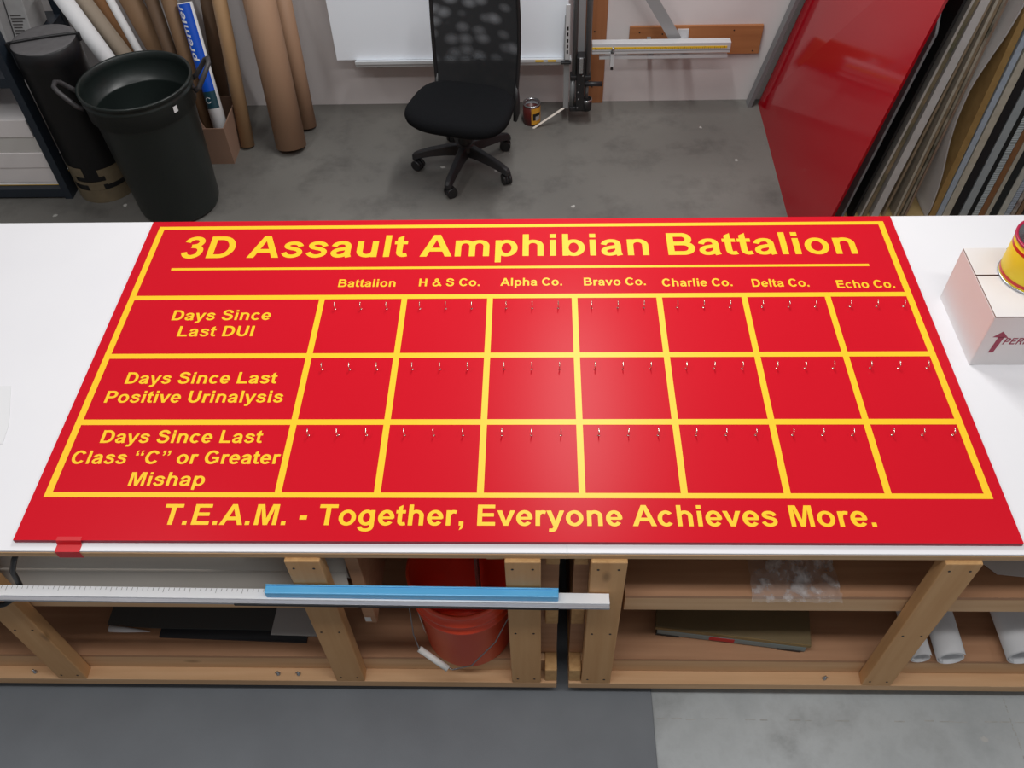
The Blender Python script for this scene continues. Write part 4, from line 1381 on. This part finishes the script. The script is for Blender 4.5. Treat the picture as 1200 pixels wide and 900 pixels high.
# the bowed white sheet
prof_ = [(1.842, 0.1186), (1.850, 0.16), (1.847, 0.26), (1.838, 0.36), (1.818, 0.486), (1.806, 0.606), (1.806, 0.70), (1.812, 0.786), (1.838, 0.902), (1.862, 1.0), (1.878, 1.10), (1.882, 1.14)]
b = MB()
prev = None
for (x, z) in spl(prof_, 4):
    q4 = [b.bm.verts.new((x - 0.006, 2.145, z)), b.bm.verts.new((x, 2.145, z)), b.bm.verts.new((x, 3.25, z)), b.bm.verts.new((x - 0.006, 3.25, z))]
    if prev:
        for k in range(4):
            f = b.bm.faces.new((prev[k], prev[(k + 1) % 4], q4[(k + 1) % 4], q4[k]))
            f.smooth = k in (1, 3)
    else:
        b.bm.faces.new(q4)
    prev = q4
b.bm.faces.new(list(reversed(prev)))
tag(obj('stored_sheet', b, sm('bowed_white_sheet', (190, 188, 186), (182, 180, 178)), origin=(1.85, 2.7, ZB)), 'grey-white flexible sheet bowed into an S curve in the rack', 'sheet', 'sheets leaning in the rack')

# ================================================================== RUBBISH BIN
bnx, bny = -1.725, 2.450
bin_ = thing('trash_bin', 'large dark green plastic trash bin with loop handles behind the left bench', 'bin', (bnx, bny, 0))
H = 0.678
prof = [(0.0, 0.002), (0.172, 0.0), (0.187, 0.010), (0.194, 0.03), (0.222, H - 0.14), (0.2275, H - 0.125), (0.238, H - 0.120), (0.2405, H - 0.045), (0.246, H - 0.040), (0.247, H - 0.030),
        (0.242, H - 0.026), (0.243, H - 0.012), (0.251, H - 0.008), (0.252, H + 0.002), (0.246, H + 0.006), (0.238, H + 0.001), (0.2375, H - 0.030), (0.233, H - 0.116), (0.217, H - 0.122), (0.215, H - 0.130), (0.188, 0.03), (0.0, 0.025)]
obj('body', MB().lathe(prof, bnx, bny, 72), M['bin'], bin_)


def bin_handle(a):
    t = math.radians(a)
    c, s = math.cos(t), math.sin(t)
    pts = []
    for (w, out, z) in ((-.058, .238, H - .075), (-.058, .262, H - .060), (-.050, .290, H - .025), (-.040, .318, H + .012), (-.02, .332, H + .026), (.02, .332, H + .026), (.040, .318, H + .012), (.050, .290, H - .025), (.058, .262, H - .060), (.058, .238, H - .075)):
        pts.append((bnx + c * out - s * w, bny + s * out + c * w, z))
    return MB().tube(pts, 0.011, 10)


obj('handle', bin_handle(193), M['bin_handle'], bin_)
obj('handle', bin_handle(20), M['bin_handle'], bin_)
sk = MB().lathe([(0.2432, H - .050), (0.2420, H - .080)], bnx, bny, 3, a0=math.radians(324), a1=math.radians(329))
obj('sticker_scrap', sk, M['paper'], bin_)

# ================================================================== BLACK CARRYING TUBE
tbx, tby, tr, th_ = -2.140, 2.597, 0.143, 0.795
tb = thing('carrying_tube', 'upright black round case with a strap lid and tan taped foot beside the trash bin', 'case', (tbx, tby, 0))
obj('body', MB().lathe([(0, 0.0), (tr - .004, 0.0), (tr, 0.006), (tr, th_ - .09), (tr + .002, th_ - .088), (tr + .002, th_ - .004), (tr - .003, th_)], tbx, tby, 56), M['tube_black'], tb)
lid = obj('lid', MB().lathe([(0, th_ + .004), (tr - .02, th_ + .003), (tr - .004, th_ + .001), (tr + .002, th_ - .006)], tbx, tby, 56), M['tube_lid'], tb)
lid['label'] = 'worn grey round lid'
sa = math.radians(17)
stp = MB()
for k in range(13):
    u = -1 + k / 6.0
    pass
spts = [(tbx + math.cos(sa) * (tr + .004) * u, tby + math.sin(sa) * (tr + .004) * u + 0.0, th_ + 0.007 + 0.004 * (1 - u * u)) for u in [-1 + k / 6 for k in range(13)]]
stp.tube(spts, 0.0065, 8)
for v in stp.bm.verts:
    pass
obj('strap', stp, M['black'], tb)
for sgn in (-1, 1):
    ex, ey = tbx + math.cos(sa) * (tr + .006) * sgn, tby + math.sin(sa) * (tr + .006) * sgn
    obj('strap_end', MB().box(ex - .008, ex + .008, ey - .009, ey + .009, th_ - .03, th_ + .010, .003), M['black'], tb)
# scruffy tape bands round the foot
tpb = MB()
for (za, zb, aa, ab) in ((0.0, 0.075, 180, 380), (0.105, 0.125, 180, 380), (0.150, 0.205, 185, 262), (0.150, 0.19, 290, 380), (0.075, 0.106, 200, 225), (0.075, 0.106, 262, 292), (0.124, 0.152, 215, 240), (0.10, 0.152, 300, 340)):
    tpb.lathe([(tr + .0010, za + .001), (tr + .0010, zb)], tbx, tby, 24, a0=math.radians(aa), a1=math.radians(ab))
obj('tan_tape', tpb, M['tan_tape'], tb)

# ================================================================== METAL SHELF UNIT WITH BOXES
shelf = thing('shelf_unit', 'navy steel shelf unit holding stacked white packs at the far left', 'shelf', (-2.8, 2.8, 0))
for (px_, py_) in ((-2.329, 2.49), (-2.329, 3.10), (-3.30, 2.49), (-3.30, 3.10)):
    obj('post', MB().box(px_ - .001, px_ + .036, py_, py_ + (.075 if py_ < 3 else .036), 0.0, 1.0, .001), M['rack'], shelf)
for zz in (0.012, 0.620):
    obj('shelf_board', MB().box(-3.28, -2.312, 2.505, 3.13, zz + 0.034, zz + 0.044), M['rack'], shelf)
    obj('front_beam', MB().box(-3.28, -2.330, 2.490, 2.506, zz, zz + 0.048, .001), M['rack'], shelf)
    obj('side_beam', MB().box(-2.312, -2.294, 2.566, 3.09, zz, zz + 0.048, .001), M['rack'], shelf)
packs = [(0.0565, 0.068, -2.345, M['paper'], 'white pack with a yellow underside, lowest in the shelf stack'), (0.0715, 0.160, -2.352, M['carton'], 'white pack second from the bottom of the shelf stack'),
         (0.1605, 0.247, -2.356, M['carton'], 'white pack in the middle of the shelf stack'), (0.2475, 0.335, -2.358, M['paper_core'], 'grey-white pack second from the top of the shelf stack'),
         (0.3355, 0.430, -2.362, M['carton'], 'white pack on top of the shelf stack under the upper board')]
for k, (za, zb, xr, mm, lab) in enumerate(packs):
    pk = thing('paper_pack', lab, 'pack', (-2.7, 2.8, za), 'white packs stacked in the shelf')
    obj('pack', MB().box(-3.0, xr, 2.530 + 0.004 * (k % 2), 3.02, za, zb, .002), mm, pk)
    if k == 0:
        yl = obj('yellow_edge', MB().box(-3.0, xr + .0008, 2.5292, 3.02, za + .001, za + .004), M['warn'], pk)
uk = thing('paper_pack', 'white pack with a yellow line on the upper shelf board', 'pack', (-2.7, 2.8, 0.664))
obj('pack', MB().box(-3.0, -2.400, 2.53, 2.70, 0.6645, 0.715, .002), M['carton'], uk)
obj('yellow_edge', MB().box(-3.0, -2.3995, 2.529, 2.70, 0.666, 0.670), M['warn'], uk)

# printed paper bundles standing on the upper board
random.seed(8)
for (x0, x1, y0, y1, ln, hz, lab) in ((-2.585, -2.515, 2.745, 3.02, .03, .30, 'leftmost grey printed paper bundle on the upper shelf board'),
                                      (-2.508, -2.436, 2.790, 3.03, .03, .34, 'pale printed paper bundle, middle of the three on the upper shelf board'),
                                      (-2.429, -2.340, 2.860, 3.04, .03, .36, 'widest grey printed paper bundle, right of the three on the upper shelf board')):
    zb_ = 0.6645
    bu = thing('paper_bundle', lab, 'bundle', ((x0 + x1) / 2, (y0 + y1) / 2, zb_), 'printed paper bundles on the upper shelf')
    obj('bundle', MB().hexa([(x0, y0, zb_), (x1, y0, zb_), (x1, y1, zb_), (x0, y1, zb_), (x0 + ln, y0 + .04, zb_ + hz), (x1 + ln, y0 + .04, zb_ + hz), (x1 + ln, y1 + .03, zb_ + hz), (x0 + ln, y1 + .03, zb_ + hz)]), M['paper_grey'], bu, bevel=0.004)
    pr_ = MB()
    for k in range(7):
        z_ = zb_ + 0.02 + 0.014 * k
        yy = y0 + .04 * (z_ - zb_) / hz - 0.001
        xs = x0 + ln * (z_ - zb_) / hz + 0.010
        w_ = (x1 - x0 - 0.02) * random.uniform(.6, 1)
        pr_.face([(xs, yy, z_), (xs + w_, yy, z_), (xs + w_, yy + .0007, z_ + .006), (xs, yy + .0007, z_ + .006)])
    obj('print_lines', pr_, M['ink'], bu)

# ================================================================== CARDBOARD BOX OF TUBES
cbx = thing('cardboard_box', 'low brown cardboard box full of tubes standing behind the trash bin', 'box', (-1.71, 2.97, 0))
X0, X1, Y0, Y1, HB = -1.824, -1.528, 2.775, 3.082, 0.212
mb = MB()
mb.box(X0, X1, Y0, Y0 + .005, 0, HB).box(X0, X1, Y1 - .005, Y1, 0, HB).box(X0, X0 + .005, Y0 + .005, Y1 - .005, 0, HB).box(X1 - .005, X1, Y0 + .005, Y1 - .005, 0, HB).box(X0 + .005, X1 - .005, Y0 + .005, Y1 - .005, 0, .006)
obj('body', mb, M['card'], cbx)
fl_ = MB().hexa([(-1.74, Y0 + .006, .195), (-1.62, Y0 + .006, .195), (-1.62, Y0 + .009, .195), (-1.74, Y0 + .009, .195), (-1.74, Y0 + .035, .275), (-1.66, Y0 + .035, .275), (-1.66, Y0 + .038, .275), (-1.74, Y0 + .038, .275)])
obj('flap', fl_, M['card'], cbx)


def tube_thing(p, q, r, m_, label, hollow=0.0, zmin=0.0015, name='cardboard_tube', group='long tubes leaning by the wall'):
    p, q = Vector(p), Vector(q)
    d = (q - p).normalized()
    # slide the foot along the axis until its lowest edge just rests on zmin
    p = p + d * ((zmin + r * math.sqrt(max(0.0, 1 - d.z * d.z)) - p.z) / d.z)
    b = MB()
    if hollow:
        n = 36
        a = d.cross(Vector((0, 1, 0))).normalized()
        c = a.cross(d).normalized()
        rings = []
        for (cc, rr) in ((p, r - hollow), (p, r), (q, r), (q, r - hollow), (q - d * .15, r - hollow), (q - d * .15, 0.0001)):
            rings.append([b.bm.verts.new(cc + a * rr * math.cos(2 * PI * k / n) + c * rr * math.sin(2 * PI * k / n)) for k in range(n)])
        for i in range(len(rings) - 1):
            for k in range(n):
                f = b.bm.faces.new((rings[i][k], rings[i][(k + 1) % n], rings[i + 1][(k + 1) % n], rings[i + 1][k]))
                f.smooth = True
        b.bm.faces.new(rings[0])
    else:
        b.tube([p, p + (q - p) * .5, q], r, 36)
    o_ = obj(name, b, m_, origin=p)
    return tag(o_, label, 'tube', group)


def upto(p, q, z):
    p, q = Vector(p), Vector(q)
    return p + (q - p) * ((z - p.z) / (q.z - p.z))


tube_thing((-1.243, 2.895, 0.008), (-1.309, 3.213, 1.25), 0.079, M['card_tube'], 'thickest brown cardboard tube, standing right of the slim tan tube')
tube_thing((-1.192, 3.100, 0.008), (-1.222, 3.272, 0.88), 0.047, M['card_tube'], 'brown cardboard tube mostly hidden behind the thickest one')
tube_thing((-1.487, 2.924, 0.006), (-1.483, 3.235, 1.25), 0.036, M['kraft'], 'slim tan paper-wrapped tube leaning right of the cardboard box', name='paper_tube')
tube_thing((-1.673, 2.928, 0.03), (-1.801, 3.283, 1.1), 0.038, M['brown'], 'brown tube directly left of the blue printed roll', zmin=0.0065)
tube_thing((-1.751, 2.972, 0.03), (-1.877, 3.230, 0.85), 0.033, M['brown_dk'], 'darker brown tube, second to the left of the blue printed roll', zmin=0.0065)
tube_thing((-1.82, 3.151, 0.03), (-2.019, 3.233, 0.85), 0.052, M['brown'], 'broad brown tube between the thin white tube and the dark brown one')
tube_thing((-1.639, 3.124, 0.03), (-1.583, 3.311, 0.95), 0.036, M['brown_dk'], 'dark brown tube in the shade between the blue roll and the slim tan tube')
tube_thing((-1.881, 2.891, 0.03), (-2.19, 2.944, 0.89), 0.040, M['paper'], 'leftmost white tube, slanting to the left over the black case', name='paper_tube')
tube_thing((-1.868, 3.044, 0.03), (-2.199, 3.071, 0.9), 0.040, M['taupe'], 'taupe paper tube slanting steeply behind the leftmost white tube', name='paper_tube')
tube_thing((-1.919, 3.131, 0.03), (-2.077, 3.159, 0.85), 0.020, M['paper'], 'thin white tube between the orange-brown and broad brown tubes', name='paper_tube')
tube_thing((-1.966, 3.174, 0.03), (-2.218, 3.284, 0.85), 0.038, M['orange_card'], 'orange-brown tube behind the thin white one')

# blue printed roll
P0, P1 = Vector((-1.574, 2.846, 0.03)), Vector((-1.668, 3.122, 0.700))
roll = thing('printed_roll', 'white paper roll with a blue and teal printed band standing in the cardboard box', 'roll', tuple(P0))
D = (P1 - P0).normalized()
Lr = (P1 - P0).length
AX = D.cross(Vector((0, 1, 0))).normalized()          # toward the right in the view... sideways
AY = D.cross(AX).normalized()
if AY.y > 0:
    AY = -AY
rr0 = 0.037


def roll_pt(th, s, r):
    """th measured from the side facing the camera, positive to the right"""
    sx = AX if AX.x > 0 else -AX
    return P0 + D * s + (AY * math.cos(th) + sx * math.sin(th)) * r


def roll_patch(s0, s1, t0, t1, r, ns=6, nt=16):
    b = MB()
    g = [[b.bm.verts.new(roll_pt(math.radians(t0 + (t1 - t0) * i / nt), s0 + (s1 - s0) * j / ns, r)) for i in range(nt + 1)] for j in range(ns + 1)]
    for j in range(ns):
        for i in range(nt):
            f = b.bm.faces.new((g[j][i], g[j][i + 1], g[j + 1][i + 1], g[j + 1][i]))
            f.smooth = True
    return b


b = MB()
rings = []
nn = 40
for (s, r) in ((0, rr0 - .006), (0, rr0), (Lr, rr0), (Lr, rr0 - .008), (Lr - .12, rr0 - .008), (Lr - .12, .0001)):
    rings.append([b.bm.verts.new(roll_pt(2 * PI * k / nn, s, r)) for k in range(nn)])
for i in range(len(rings) - 1):
    for k in range(nn):
        f = b.bm.faces.new((rings[i][k], rings[i][(k + 1) % nn], rings[i + 1][(k + 1) % nn], rings[i + 1][k]))
        f.smooth = True
b.bm.faces.new(rings[0])
obj('roll', b, M['paper'], roll)
sB = 0.225
bl = obj('blue_band', roll_patch(sB + 0.085, Lr - 0.004, -100, 62, rr0 + .0006), M['blue'], roll)
obj('teal_band', roll_patch(sB, sB + 0.085, -100, 62, rr0 + .0006), M['teal'], roll)
# white lettering reading up the roll
lt = letters(MB(), 'premier', 0.0, 0.255, 0.0, 0.032, 0.0, 0.2)
refine(lt, 5)
for v in lt.bm.verts:
    s = Lr - 0.27 + v.co.x
    th = -math.radians(2) - v.co.y / rr0
    v.co = roll_pt(th, s, rr0 + .0012 + v.co.z)
obj('white_lettering', lt, M['paper'], roll)
ring = MB()
for k in range(24):
    a0, a1 = 2 * PI * k / 24, 2 * PI * (k + 1) / 24
    q = []
    for (a, r) in ((a0, .012), (a1, .012), (a1, .0155), (a0, .0155)):
        q.append(roll_pt(math.radians(-12) + r * math.cos(a) / rr0, sB + 0.043 + r * math.sin(a), rr0 + .0012))
    if k not in (0, 1, 22, 23):
        ring.face(q)
obj('ring_mark', ring, M['paper'], roll)
